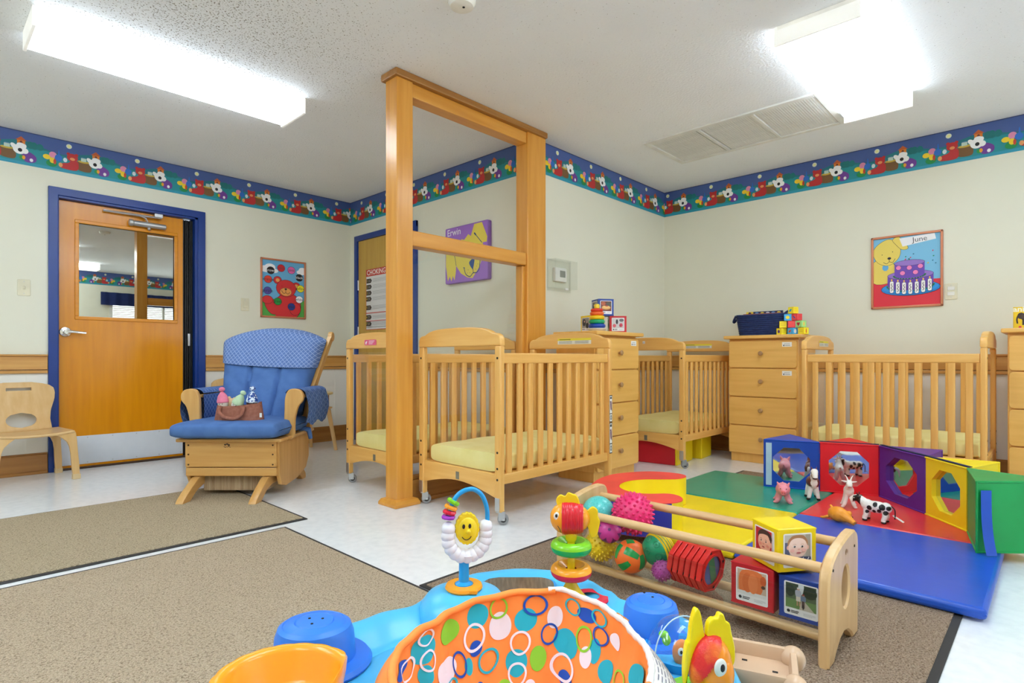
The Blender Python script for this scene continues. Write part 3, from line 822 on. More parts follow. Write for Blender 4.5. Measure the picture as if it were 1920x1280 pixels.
# ================================================================== DRESSERS (local: front faces -y, x centred, body depth D)
def make_dresser(label, w, dep, loc, rz, labs):
    t = thing('dresser', label, 'dresser', loc, rz, 'four drawer birch dressers')
    b = B(W('dresser', 'z')); b.bx(-w / 2, w / 2, .02, dep, .07, .975, .003).bx(-w / 2 + .012, w / 2 - .012, .035, dep - .01, 0, .07, .002); b.obj('body', t)
    b = B(W('dresser', 'x')); b.bx(-w / 2 - .03, w / 2 + .03, -.022, dep + .005, .985, 1.012, .006); b.bx(-w / 2, w / 2, .03, dep, .97, .99); b.obj('top', t)
    zs = [(.755, .968), (.527, .748), (.300, .520), (.075, .293)]
    for i, (z0, z1) in enumerate(zs):
        b = B(W('dresser', 'x')); b.prism(rrect(w - .012, z1 - z0, .022, 4, 0, (z0 + z1) / 2), 0, .02, 'xz', .004, T(y=.02)); dr = b.obj('drawer', t)
        b = B(mat('knob_wood_dark', (178, 136, 90), .4)); b.lathe([(0, 0), (.009, 0), (.008, .01), (.016, .016), (.018, .024), (.012, .03), (0, .031)], 18, T(0, 0, z1 - .1, rx=pi / 2)); b.obj('knob', dr)
        if i in labs: sticker(dr, 'drawer_label', w / 2 - .075, -.0006, z1 - .032, .07, .035, ON_A, small_lab)
    return t
make_dresser('birch dresser between two cribs, photo cubes and stacking rings on top', .525, .345, (3.383, 2.2, 0), 0, (0,))
make_dresser('birch dresser against the right wall, navy basket and alphabet blocks on top', .53, .44, (4.6, 1.685, 0), -pi / 2, (0, 1))
make_dresser('birch dresser cut by the right picture edge, yellow board book on top', .53, .44, (4.6, -.04, 0), -pi / 2, ())

# ================================================================== THINGS ON THE WALLS
def switch(name, label, x, y, z, O, kind):
    t = thing(name, label, 'switch', (x, y, z)); t.matrix_world = at(x, y, z, O)
    b = B(IVORY); b.prism(rrect(.072, .115, .006), 0, .006, bev=.002); b.obj('cover_plate', t)
    b = B(IVORY if kind < 2 else WHITE)
    if kind == 0: b.box((0, 0, .009), (.011, .024, .012), .002)
    elif kind == 1: b.box((0, .012, .007), (.034, .024, .004), .001); b.box((0, -.014, .007), (.034, .026, .005), .001)
    else: b.box((0, .02, .008), (.04, .026, .006), .002); b.box((0, -.018, .008), (.04, .026, .006), .002)
    b.obj('toggle', t)
    b = B(STEEL)
    for s in (-1, 1): b.cyl((0, s * .042, .006), (0, s * .042, .0068), .003, n=8)
    b.obj('screw', t)
switch('light_switch', 'ivory light switch on the wall left of the wooden door', .56, YA, 1.332, ON_A, 0)
switch('light_switch', 'ivory rocker switch between the door and the red bear poster', 2.088, YA, 1.315, ON_A, 1)
switch('light_switch', 'ivory double switch right of the birthday cake poster', XD, .549, 1.303, ON_B, 2)

t = thing('thermostat', 'white digital thermostat in a clear guard box on the wall', 'thermostat', (3.44, YC, 1.46))
b = B(WHITE); b.bx(-.075, .065, -.028, 0, -.045, .06, .006); b.obj('body', t)
b = B(mat('lcd_grey', (136, 142, 136), .3)); b.bx(-.02, .045, -.0295, -.027, -.01, .04, .001, 1); b.obj('display', t)
b = B(WHITE); b.box((.055, -.029, .012), (.012, .004, .014), .001); b.obj('button', t)
b = B(clear('guard_box_clear', (.97, .975, .97), 1.45, .03))
for q in ((-.135, .135, -.078, -.074, -.10, .115), (-.135, -.131, -.078, 0, -.10, .115), (.131, .135, -.078, 0, -.10, .115), (-.135, .135, -.078, 0, .111, .115), (-.135, .135, -.078, 0, -.10, -.096)): b.bx(*q)
b.bx(-.145, .145, -.004, -.001, -.12, .125)
b.obj('clear_guard', t)
b = B(WHITE); b.bx(-.02, .02, -.08, -.072, -.115, -.098, .002); b.obj('lock', t)

def framed(name, label, w, h, x, y, z, O, art):
    t = thing(name, label, 'poster', (x, y, z)); t.matrix_world = at(x, y, z, O)
    fr = mat('copper_frame', (206, 132, 96), .34, c2=(196, 120, 86), scale=4, metal=.25)
    b = B(fr)
    for (x0, x1, y0, y1) in ((-w / 2, w / 2, h / 2 - .016, h / 2), (-w / 2, w / 2, -h / 2, -h / 2 + .016), (-w / 2, -w / 2 + .016, -h / 2, h / 2), (w / 2 - .016, w / 2, -h / 2, h / 2)): b.bx(x0, x1, y0, y1, 0, .018, .004)
    b.obj('frame', t)
    P = Print(.0001); P.z = .006; P.clip = (w / 2 - .012, h / 2 - .012); art(P, w / 2 - .012, h / 2 - .012); o = P.obj('artwork', t)
    return t
def bear_art(P, w, h):
    red = (214, 44, 50); tan = (236, 160, 84); K = (25, 22, 28)
    P.r((104, 176, 220), -w, -h, w, h); P.r((84, 170, 74), -w, -h, w, -h * .38)
    [P.e((244, 244, 248), w * x, h * y, w * rx, h * ry) for x, y, rx, ry in ((-.8, .66, .3, .12), (-.62, .74, .24, .12), (-.45, .62, .2, .08), (.86, .66, .24, .09), (.9, .74, .18, .1))]
    P.p(K, ell(w * .62, h * .5, 30, w * .22, -h * .62)); P.p(red, ell(w * .6, h * .485, 30, w * .22, -h * .62))
    P.eo(red, -w * .58, -h * .62, w * .24, h * .34, .003, K, .5); P.eo(red, -w * .74, -h * .42, w * .24, h * .14, .003, K)
    P.p(red, [(-w * .38, -h), (w * .6, -h), (w * .5, -h * .3), (-w * .3, -h * .3)])
    P.eo(red, -w * .28, h * .3, w * .18, h * .13, .003, K); P.e(tan, -w * .28, h * .3, w * .09, h * .065); P.eo(red, w * .6, h * .14, w * .18, h * .13, .003, K); P.e(tan, w * .6, h * .14, w * .09, h * .065)
    P.eo(red, w * .12, h * .03, w * .46, h * .3, .003, K); P.eo(tan, w * .1, -h * .1, w * .27, h * .145, .002, K)
    P.e(K, w * .1, -h * .0, w * .06, h * .03); P.l(K, [(w * .1, 0), (w * .1, -h * .13)], .004); P.l(K, [(-w * .1, -h * .06), (w * .0, -h * .16), (w * .1, -h * .13), (w * .2, -h * .17), (w * .3, -h * .1)], .004)
    P.e(K, -w * .08, h * .1, .003); P.e(K, w * .34, h * .06, .003)
    P.eo(red, w * .55, -h * .7, w * .26, h * .22, .003, K, -.3)
    for (c, tx, x, y, tc) in (((34, 24, 24), 'brown', -.6, .62, 240), ((206, 26, 40), 'red', -.12, .74, 60), ((230, 100, 170), 'pink', .36, .7, 60), ((20, 20, 26), 'black', .74, .46, 240), ((220, 58, 40), 'orange', -.72, .3, 40),
                           ((240, 226, 40), 'yellow', .8, .06, 60), ((84, 74, 160), 'purple', -.74, -.1, 30), ((244, 244, 248), 'white', .74, -.34, 60), ((30, 150, 60), 'green', -.28, -.46, 30), ((24, 52, 140), 'blue', .36, -.62, 30)):
        P.eo(c, w * x, h * y, w * .17, h * .125, .0025, K); P.t((tc, tc, tc), tx, .036, w * x, h * y)
framed('framed_poster', 'framed poster of a red bear juggling coloured circles beside the door', .437, .551, 2.443, YA, 1.486, ON_A, bear_art)
def cake_art(P, w, h):
    K = (25, 22, 40); dog = (232, 208, 96); pu = (110, 70, 180); pl = (150, 116, 200)
    P.r((122, 190, 228), -w, -h, w, h); P.r((222, 44, 62), -w, -h, w, -h * .28)
    P.o(dog, [(-w, -h * .28), (-w * .45, -h * .28), (-w * .3, .1 * h), (-w * .55, .35 * h), (-w, .3 * h)], .002, K); P.e((96, 170, 220), -w * .62, h * .14, .02, .024)
    P.o(dog, [(-w, h * .6), (-w * .85, h * .82), (-w * .5, h * .95), (-w * .2, h * .75), (-w * .2, h * .42), (-w * .5, h * .2), (-w * .85, h * .3)], .002, K)
    P.o(dog, [(-w * .4, h * .92), (-w * .2, h * .98), (w * .06, h * .66), (-w * .12, h * .62), (-w * .3, h * .78)], .002, K)
    P.e(K, -w * .5, h * .4, .012, .009); P.e(K, -w * .72, h * .52, .003); P.e(K, -w * .4, h * .58, .003); P.l(K, [(-w * .5, h * .4), (-w * .5, h * .3)], .003); P.l(K, [(-w * .68, h * .3), (-w * .58, h * .25), (-w * .5, h * .3), (-w * .4, h * .28), (-w * .32, h * .38)], .003)
    P.p((236, 236, 240), [(-w * .1, h * .7), (w * .86, h * .82), (w * .82, h * .98), (-w * .2, h * .94)]); P.t((60, 60, 70), 'June', .052, w * .4, h * .86, .05, thick=.0)
    rnd = random.Random(4)
    for i in range(16): P.e(rnd.choice(((210, 60, 110), (40, 110, 150), (30, 140, 110), (230, 200, 60))), rnd.uniform(-w * .1, w * .95), rnd.uniform(h * .1, h * .6), .005, .004, rnd.random())
    P.eo((30, 130, 214), w * .12, -h * .5, w * .86, h * .2, .003, K); P.e((40, 150, 226), w * .12, -h * .47, w * .82, h * .17)
    P.p(K, ell(w * .68, h * .2, 30, w * .12, -h * .36)); P.r(pu, -w * .55, -h * .4, w * .79, -h * .12); P.e(pu, w * .12, -h * .4, w * .67, h * .16); P.eo(pl, w * .12, -h * .12, w * .67, h * .12, .002, K)
    P.r(pu, -w * .34, -h * .12, w * .54, h * .22); P.e(pu, w * .1, -h * .12, w * .44, h * .1); P.eo(pl, w * .1, h * .22, w * .44, h * .08, .002, K)
    for (x, y) in ((-.22, .1), (.1, .08), (.42, .1), (-.1, -.06), (.28, -.06)): P.eo((240, 130, 190), w * x, h * y, w * .075, h * .06, .0015, K)
    for i in range(17):
        a = pi + pi * i / 16; P.e((30, 120, 70), w * .1 + w * .46 * cos(a), -h * .13 + h * .1 * sin(a), .006, .004); P.e((30, 120, 70), w * .12 + w * .68 * cos(a), -h * .42 + h * .16 * sin(a), .006, .004)
    for i in range(7):
        x = w * (-.42 + .185 * i); y = -h * (.44 + .06 * sin(pi * i / 6)); P.p(K, rrect(.026, .088, .009, 3, x, y)); P.p((240, 238, 236), rrect(.023, .085, .008, 3, x, y)); P.e((240, 190, 90), x, y + .052, .005, .008)
        P.l((70, 66, 80), [(x - .004, y - .03), (x + .004, y - .018), (x - .004, y - .006), (x + .004, y + .006), (x - .003, y + .018), (x + .003, y + .028)], .004)
framed('framed_poster', 'framed June birthday cake poster with a yellow dog on the right wall', .442, .542, XD, .814, 1.474, ON_B, cake_art)

t = thing('canvas_print', 'purple canvas of a yellow dog head lettered Erwin behind the divider', 'canvas', (XB, 3.484, 1.684)); t.matrix_world = at(XB, 3.484, 1.684, ON_B)
b = B(mat('canvas_purple_edge', (150, 110, 196), .7)); b.prism(rrect(.517, .465, .012, 3), 0, .04, bev=.004); b.obj('canvas_body', t)
P = Print(.00012); P.z = .0402; Y_, K, V = (232, 212, 88), (30, 70, 120), (160, 112, 204)
P.p(V, rrect(.505, .453, .01, 3))
P.p(Y_, [(-.25, .06), (-.10, .09), (-.05, .12), (-.02, .11), (.03, .15), (.06, .13), (.10, .22), (.19, .222), (.25, .1), (.245, .06), (.2, .06), (.21, -.03), (.16, -.13), (.08, -.21), (.02, -.20), (-.06, -.16), (-.12, -.09), (-.125, -.15), (-.14, -.21), (-.16, -.17), (-.18, -.215), (-.2, -.17), (-.225, -.21), (-.25, -.08)])
P.l(K, [(.11, .14), (.13, .12), (.19, .06)], .006); P.l(K, [(.1, .15), (.12, .13)], .012, 1); P.l(K, [(-.16, .02), (-.135, -.02), (-.12, -.09)], .005); P.l(K, [(-.17, .02), (-.145, .0)], .012, 1)
P.e(K, -.06, -.02, .006, .008); P.l(K, [(.03, -.03), (.06, -.02), (.07, -.03)], .004)
P.sm((40, 80, 150), [(.04, -.085), (.08, -.055), (.105, -.06), (.09, -.13), (.08, -.14)]); P.l(K, [(.085, -.13), (.09, -.17)], .006)
P.l(K, [(-.02, -.12), (.0, -.17), (.05, -.195), (.088, -.17), (.13, -.17), (.16, -.14), (.17, -.07)], .007); P.l(K, [(-.03, -.115), (-.01, -.12)], .006, 1); P.l(K, [(.16, -.065), (.178, -.065)], .006, 1)
for (x, y) in ((.03, -.14), (.05, -.165), (.02, -.165), (.13, -.12), (.12, -.145), (.145, -.105)): P.e(K, x, y, .003)
P.t((240, 236, 246), 'Erwin', .078, -.145, .188, 0, sx=.95, thick=.0005)
P.obj('dog_artwork', t)

t = thing('choking_poster', 'white and red choking first aid poster on the closet door', 'poster', (XB - .009, 4.75, 1.412)); t.matrix_world = at(XB - .009, 4.75, 1.412, ON_B)
P = Print(.00012); w, h = .26, .30
P.r((190, 60, 52), -w, -h, w, h); P.r((224, 224, 224), -w + .006, -h + .006, w - .006, h - .006); P.r((196, 52, 40), -w + .006, h - .07, w - .006, h - .004)
P.t((244, 236, 232), 'CHOKING', .07, -w + .015, h - .036, align='LEFT', thick=.001)
for i, y in enumerate((.185, .125, .065, .005, -.08, -.195 + .02, -.25 + .01)):
    P.p((52, 42, 38), [(-w + .01, y - .022), (-w + .085, y - .022), (-w + .105, y), (-w + .085, y + .022), (-w + .01, y + .022)])
    P.t((226, 206, 60), str(i + 1), .036, -w + .022, y)
    for j in range(2): P.r((206, 200, 190), -w + .04, y + .006 - j * .014, -w + .08, y + .009 - j * .014)
    for j in range(3): P.r((170, 170, 172), -w + .125, y + .012 - j * .013, w - .03 - .05 * (j == 2), y + .015 - j * .013)
P.r((206, 90, 84), -w, -.138, w, -.13); P.r((206, 90, 84), -w, -.216, w, -.21); P.r((40, 40, 40), -w + .01, -.275, w - .1, -.272)
P.obj('printed_sheet', t)
# ================================================================== GLIDER CHAIR (local: x right, front -y)
GB = mat('glider_blue_cloth', (84, 120, 178), .9, c2=(76, 110, 168), scale=14, bump=.25, bscale=260, spec=.2)
GL = M_lattice('blue_lattice_cloth', (96, 124, 180), (150, 170, 210), .02, .14)
GLq = M_lattice('quilted_arm_cloth', (72, 102, 158), (112, 138, 188), .026, .16, ax=(1, 2))
t = thing('glider_chair', 'wooden glider chair with blue cushions and quilted arm pads', 'chair', (1.493, 3.724, 0), R46)
GX, GY, GZ = W('glider', 'x'), W('glider', 'y'), W('glider', 'z')
for s in (-1, 1):
    pr = [(-.42, .0), (-.36, .0), (-.2, .075), (.2, .05), (.3, 0), (.36, 0), (.34, .05), (.2, .11), (-.2, .13), (-.3, .1), (-.41, .03)]
    b = B(GY); b.prism(smooth(pr, 3, True) and [(v.x, v.y) for v in smooth(pr, 3, True)], -.022, .022, 'yz', .004, T(x=s * .205)); b.obj('runner', t)
    pr = [(-.235, .335), (.27, .335), (.27, .17), (.22, .1), (.06, .06), (-.12, .05), (-.19, .07), (-.22, .13)]
    b = B(GZ); b.prism(pr, -.012, .012, 'yz', .004, T(x=s * .268)); b.obj('side_panel', t)
b = B(GX); b.bx(-.27, .27, -.25, -.23, .185, .335, .004); fp = b.obj('front_panel', t)
b = B(mat('screw_bronze', (70, 50, 34), .4, metal=.5))
for s in (-1, 1):
    for z in (.2, .26, .315): b.cyl((s * .25, -.252, z), (s * .25, -.249, z), .005, n=8)
b.obj('screw', fp)
P = Print(.0002); K = (70, 46, 26)
P.e(K, -.012, .006, .007, .005); P.e(K, 0, .01, .006, .005); P.e(K, .010, .004, .007, .006); P.l(K, [(-.02, -.004), (-.01, -.01), (-.004, -.004)], .003); P.l(K, [(.0, -.010), (.008, -.004), (.02, -.010)], .003)
o = P.obj('brand_mark', fp); o.matrix_local = at(-.02, -.2505, .312, ON_A)
b = B(GX); b.bx(-.27, .27, -.245, -.22, .13, .18, .005); b.obj('front_rail', t)
b = B(GX); b.bx(-.31, .31, -.28, .29, .336, .356, .006); b.obj('seat_board', t)
sp = mat('ribbed_beige_cover', (196, 172, 140), .9, c2=(168, 142, 110), scale=60, stretch=(1, .02, .02))
b = B(sp); b.surf(lambda u, v: (-.19 + .38 * u, -.19 + .004 * sin(u * 260), .035 + .1 * v), 120, 2); b.bx(-.19, .19, -.185, .15, .035, .13); b.obj('mechanism_cover', t)
# seat cushion
def pillow(b, L, Wd, h, c, sag=0, n=36, e=.3, wr=.0):
    def fn(u, v):
        a = 2 * pi * v; cc, ss = cos(a), sin(a)
        y = math.copysign(abs(cc) ** .3, cc) * Wd / 2; z = math.copysign(abs(ss) ** .5, ss) * h / 2
        k = (1 - abs(2 * u - 1) ** 10) ** e
        return (c[0] + (u - .5) * L, c[1] + y * (.86 + .14 * k), c[2] + z * max(k, .02) + wr * sin(u * 31 + v * 9))
    b.surf(fn, n, 32, cv=True)
b = B(GB); pillow(b, .635, .56, .1, (-.008, -.07, .408), wr=.001); b.obj('seat_cushion', t, angle=1.2)
b = B(GB); b.tube([(.27, .12, .37), (.325, .14, .36), (.33, .16, .30)], [.02, .018, .014], 8); b.obj('cushion_tie', t)
# arms
for s in (-1, 1):
    o = [(.262, .34), (.318, .34), (.325, .45), (.345, .53), (.372, .565), (.378, .60), (.36, .632), (.32, .642), (.285, .632), (.266, .59), (.262, .52)]
    q = [(s * v.x, v.y) for v in smooth(o, 3, True)]
    b = B(GZ); b.prism(q, .0, .03, 'xz', .006, T(y=-.08)); b.obj('arm_front', t)
    b = B(GY); b.bx(s * .27, s * .37, -.08, .33, .585, .605, .006); b.obj('arm_board', t)
    b = B(GZ); b.bx(s * .285, s * .315, .2, .24, .35, .59, .006); b.obj('arm_post', t)
    def pad(u, v):
        y = -.075 + .39 * u; a = -.35 + v * 3.9
        top = .62; rx, rz = .062, .03
        if v < .45:
            a = pi * (1 - v / .45) - .0; x = .318 + rx * cos(a); z = .60 + rz * sin(a) + .012
        else:
            k = (v - .45) / .55; x = .38 + .022 * sin(k * pi) - .004 * k; z = .612 - .20 * k + .012 * sin(u * 13) * k
        return (s * (x + .003 * sin(u * 40)), y, z + .0)
    b = B(GLq); b.surf(pad, 24, 28); b.obj('arm_pad', t, angle=1.2)
    def pad2(u, v):
        y = -.07 + .36 * u
        return (s * (.258 - .006 * sin(v * pi)), y, .605 - .16 * v)
    b = B(GLq); b.surf(pad2, 10, 8); b.obj('arm_pad_inside', t, angle=1.2)
# back
def lean(z): return .17 + (z - .44) * .47
for s in (-1, 1):
    pts = [(s * .275, lean(.36) + .05, .36), (s * .285, lean(.55) + .05, .55), (s * .318, lean(.75) + .05, .75), (s * .352, lean(.93) + .05, .93), (s * .366, lean(.985) + .05, .985)]
    if s < 0: pts = [(p[0] + .03 * k / 4, p[1] + .012, p[2] - .03 * k / 4) for k, p in enumerate(pts)]
    def bar(b, pts):
        for i in range(len(pts) - 1):
            pass
        vs = []; fs = []
        for i, p in enumerate(pts):
            w = .022 + (.012 if i >= 3 else 0)
            for dx, dy in ((-.014, -w), (.014, -w), (.014, w), (-.014, w)): vs.append((p[0] + dx, p[1] + dy, p[2]))
        for i in range(len(pts) - 1):
            for k in range(4): fs.append([i * 4 + k, i * 4 + (k + 1) % 4, i * 4 + 4 + (k + 1) % 4, i * 4 + 4 + k])
        fs += [[3, 2, 1, 0], [len(vs) - 4 + k for k in range(4)]]
        b.add(vs, fs)
    b = B(GZ); bar(b, [tuple(v) for v in smooth(pts, 3)]); b.cyl((pts[-1][0] - .015, pts[-1][1], pts[-1][2]), (pts[-1][0] + .015, pts[-1][1], pts[-1][2]), .034, bev=.004); b.obj('back_post', t, fix=True)
b = B(GX); b.bx(-.28, .28, lean(.5) + .07, lean(.5) + .09, .46, .56, .004); b.bx(-.33, .33, lean(.88) + .07, lean(.88) + .09, .84, .93, .004); b.obj('back_slat', t)
def halfw(z):
    return .262 + .085 * max(0, min(1, (z - .46) / .48)) ** 1.1 - (0 if z < .93 else .03 * ((z - .93) / .1) ** 2)
def backcush(off, z0, top):
    def fn(u, v):
        x1 = 2 * u - 1
        zt = top + .0 - .085 * abs(x1) ** 2.4
        z = z0 + (zt - z0) * v
        x = x1 * (halfw(z) + off)
        ed = (1 - abs(x1) ** 6) ** .5; ev = (1 - max(0, (v - .86) / .14) ** 2) ** .5
        th = .10 * ed * ev
        groove = 0
        if z < .80:
            for gx in (-.1, .1):
                g = x - gx * (.9 + .25 * (z - .45)); groove += .028 * math.exp(-(g / .012) ** 2)
        pl = .003 * sin(40 * x + 60 * z) * (1 if z < .8 else .25) * ed
        return (x, lean(z) - th + groove + pl - off, z)
    return fn
b = B(GB); b.surf(backcush(0, .445, 1.035), 60, 46); b.surf(lambda u, v: (lambda p: (p[0], lean(p[2]) + .035 - .03 * abs(2 * u - 1) ** 3, p[2]))(backcush(0, .445, 1.035)(u, v)), 30, 20, flip=True); b.obj('back_cushion', t, angle=1.3)
b = B(GL)
f1 = backcush(.006, .445, 1.04)
def cov(u, v):
    x1 = 2 * u - 1
    z0 = .765 + .035 * (1 - u) ** 2; zt = 1.045 - .085 * abs(x1) ** 2.4; z = z0 + (zt - z0) * v
    x = x1 * (halfw(z) + .008); ed = (1 - abs(x1) ** 6) ** .5; ev = (1 - max(0, (v - .8) / .2) ** 2) ** .5
    return (x, lean(z) - .108 * ed * max(ev, 0) - .005 + .002 * sin(9 * x + 30 * z), z)
b.surf(cov, 60, 30)
b.surf(lambda u, v: (lambda p: (p[0], lean(p[2]) + .05 * (1 - abs(2 * u - 1) ** 4), p[2]))(cov(u, v)), 40, 16, flip=True)
b.obj('head_cover', t, angle=1.3)

# bag of dolls on the seat
PLUSH = mat('brown_plush', (164, 110, 92), .95, c2=(146, 94, 78), scale=60, bump=.4, bscale=300, spec=.1)
def gl(x, y, z):                        # point in the glider's own frame -> room
    v = Matrix.Rotation(R46, 4, 'Z') @ Vector((x, y, z)); return (v.x + 1.493, v.y + 3.724, v.z)
t = thing('plush_bag', 'brown plush bag with looped handle holding soft dolls, on the glider seat', 'bag', gl(.01, -.16, .457), R46)
def bag(u, v):
    a = 2 * pi * u; h = .088 + .022 * (cos(a) > 0) * cos(a) ** 2
    k = 1 - .10 * v
    return (.145 * math.copysign(abs(cos(a)) ** .6, cos(a)) * k, .055 * math.copysign(abs(sin(a)) ** .7, sin(a)) * (1 - .25 * v), h * v + .004 * sin(4 * a) * v)
b = B(PLUSH); b.surf(bag, 48, 10, cu=True); b.f.append([i * 11 for i in range(47, -1, -1)]); b.fm.append(0)
b.surf(lambda u, v: (lambda p: (p[0] * .93, p[1] * .8, p[2] * .96 + .002))(bag(u, v)), 48, 10, cu=True, flip=True); b.obj('pouch', t, angle=1.2)
b = B(PLUSH); b.tube(smooth([(-.095, -.046, .085), (-.09, -.066, .05), (-.05, -.074, .02), (.01, -.076, .014), (.045, -.07, .04), (.05, -.05, .08)], 6), .011, 10); b.obj('handle', t)
b = B(WHITE); b.box((.142, -.03, .03), (.014, .002, .026)); b.obj('tag', t)
def doll(label, hat, face, x, y, z, tilt, tall, spots=None):
    tt = thing('soft_doll', label, 'doll', gl(x, y, z), R46)
    hm = mat('doll_hat_%d_%d_%d' % hat, hat, .9, c2=spots or tuple(int(v * .93) for v in hat), scale=80 if spots else 30, bump=.2, bscale=200, contrast=(.48, .52) if spots else (.35, .65))
    fm = mat('doll_face_%d_%d_%d' % face, face, .9)
    b = B(fm); b.sph((0, 0, .0), (.03, .027, .032), M=T(ry=tilt)); b.sph((0, 0, -.04), (.026, .024, .03), M=T(ry=tilt)); b.obj('head', tt)
    b = B(hm); b.lathe([(0.0, .076), (.006, .072), (.014, .064), (.026, .046), (.033, .02), (.034, .008), (.031, .004), (0, .006)], 20, T(ry=tilt)); b.sph((0, 0, .082 * tall), (.017, .017, .014), M=T(ry=tilt)); b.obj('hat', tt)
    b = B(BLACK)
    for s in (-1, 1): b.sph((s * .009, -.0275, -.002), .0025, 8, 6, M=T(ry=tilt))
    b.obj('eyes', tt)
doll('soft doll in a pink bobble hat at the left of the plush bag', (232, 130, 160), (226, 216, 204), -.085, -.17, .556, -.08, 1.05)
doll('soft doll in a pale green bobble hat in the middle of the plush bag', (188, 216, 180), (222, 220, 216), .0, -.175, .548, .5, 1.0)
doll('soft doll in a white flecked blue hat at the right of the plush bag', (220, 232, 246), (92, 46, 30), .085, -.16, .556, .05, 1.1, (30, 70, 150))
tt = thing('plush_toy', 'tan plush peeking out between the pink and green doll hats', 'plush toy', gl(-.045, -.145, .556), R46)
b = B(mat('tan_plush', (216, 186, 146), .95, bump=.3, bscale=200)); b.sph((0, 0, 0), (.026, .02, .03)); b.sph((-.016, 0, .03), .012); b.sph((.018, 0, .024), .012); b.obj('head', tt)

# ================================================================== SMALL CHAIRS AND TABLE
BI, BIX = W('birch', 'z'), W('birch', 'x')
def kid_chair(label, loc, rz):
    t = thing('toddler_chair', label, 'chair', loc, rz, 'bent birch toddler chairs')
    TH = .016
    # back + seat from one bent sheet: section in y,z swept over x with holes
    def prof(k):
        if k < .12: return None
    back = smooth([(-.165, .345), (-.16, .40), (-.168, .46), (-.196, .54), (-.205, .60), (-.18, .638), (-.10, .655), (0, .66), (.10, .655), (.18, .638), (.205, .60), (.196, .54), (.168, .46), (.16, .40), (.165, .345)], 3)
    out = [(v.x, v.y) for v in back]
    # split the back into left/right/upper/lower pieces around the two holes
    def strip(b, z0, z1, xa, xb):
        b.surf(lambda u, v: (lambda z: ((xa(z) + (xb(z) - xa(z)) * u), yb(z), z))(z0 + (z1 - z0) * v), 6, 8)
        b.surf(lambda u, v: (lambda z: ((xa(z) + (xb(z) - xa(z)) * u), yb(z) + TH, z))(z0 + (z1 - z0) * v), 6, 8, flip=True)
        for q, fl in ((xa, False), (xb, True)):
            b.surf(lambda u, v, q=q: (lambda z: (q(z), yb(z) + TH * u, z))(z0 + (z1 - z0) * v), 1, 8, flip=fl)
    def yb(z): return .13 + .10 * ((z - .33) / .33)
    def hw(z):
        zz = [.345, .40, .46, .54, .59, .62, .64, .652, .66]; ww = [.165, .16, .168, .196, .203, .196, .172, .13, .08]
        for i in range(8):
            if z <= zz[i + 1]: return ww[i] + (ww[i + 1] - ww[i]) * max(0, (z - zz[i]) / (zz[i + 1] - zz[i]))
        return .08
    b = B(BI)
    cz, rx, rz_ = .40, .085, .052
    hole = lambda z: rx * sqrt(max(0, 1 - ((z - cz) / rz_) ** 2))
    z1, z2 = cz - rz_, cz + rz_
    strip(b, .335, z1, lambda z: -hw(z), lambda z: hw(z))
    strip(b, z1, z2, lambda z: -hw(z), lambda z: -hole(z)); strip(b, z1, z2, hole, hw)
    strip(b, z2, .602, lambda z: -hw(z), hw)
    strip(b, .602, .624, lambda z: -hw(z), lambda z: -.07); strip(b, .602, .624, lambda z: .07, hw)
    strip(b, .624, .66, lambda z: -hw(z), hw)
    for z in (z2, .602, .624, .66): b.bx(-.065 if z != .66 else -.08, .065 if z != .66 else .08, yb(z), yb(z) + TH, z - .001, z + .001)
    b.obj('backrest', t, angle=.9)
    b = B(BIX)
    b.surf(lambda u, v: (-.205 + .41 * u + (0), .15 - .33 * v, .325 + .012 * (abs(2 * u - 1) ** 3) - (.012 if v > .98 else 0) + .010 * sin(min(1, v * 1.0) * pi * .5) * 0), 16, 12)
    b.surf(lambda u, v: (-.205 + .41 * u, .15 - .33 * v, .307 + .012 * (abs(2 * u - 1) ** 3)), 16, 12, flip=True)
    b.tube([(-.205, -.18, .328), (-.1, -.182, .318), (0, -.182, .316), (.1, -.182, .318), (.205, -.18, .328)], .0095, 8)
    b.tube([(-.16, .145, .33), (.16, .145, .33)], .012, 8)
    b.obj('seat', t, angle=.9)
    for s in (-1, 1):
        for (y, lean_) in ((-.17, -.01), (.15, .03)):
            pr = [(.235, .0), (.198, .0), (.185, .18), (.165, .26), (.11, .31), (.11, .326), (.19, .335), (.214, .318), (.224, .2)]
            b = B(BI); b.prism([(s * v.x, v.y) for v in smooth(pr, 2, True)], -.012, .012, 'xz', .003, Matrix(((1, 0, 0, 0), (0, 1, -lean_ / .33, y + lean_), (0, 0, 1, 0), (0, 0, 0, 1)))); lg = b.obj('leg', t)
            b = B(mat('clear_foot_sleeve', (222, 196, 150), .2)); b.box((s * .216, y + lean_, .018), (.046, .03, .036), .004); b.obj('foot_cap', lg)
    return t
kc = kid_chair('bent birch toddler chair cut by the left picture edge, beside the door', (.555, 5.05, 0), .13)
dup(kc, (1.98, 5.0, 0), .05, 'bent birch toddler chair half hidden behind the glider back')
t = thing('toddler_table', 'small round top birch table behind the glider, against the wall', 'table', (2.43, 4.86, 0), .2)
b = B(mat('table_top_birch', (232, 212, 158), .35, c2=(224, 200, 140), scale=4)); b.lathe([(0, .5), (.2, .5), (.235, .508), (.24, .518), (.235, .526), (0, .528)], 40); b.obj('table_top', t)
b = B(mat('apron_brown_ply', (150, 102, 52), .5)); b.bx(-.15, .15, -.14, .14, .395, .5, .003); b.obj('apron', t)
b = B(BIX); b.bx(-.17, .17, -.16, .16, .38, .396, .004); b.obj('shelf', t)
for sx in (-1, 1):
    for sy in (-1, 1):
        b = B(BI); b.tube([(sx * .145, sy * .13, .39), (sx * .2, sy * .17, 0)], [.02, .015], 10); b.obj('leg', t)

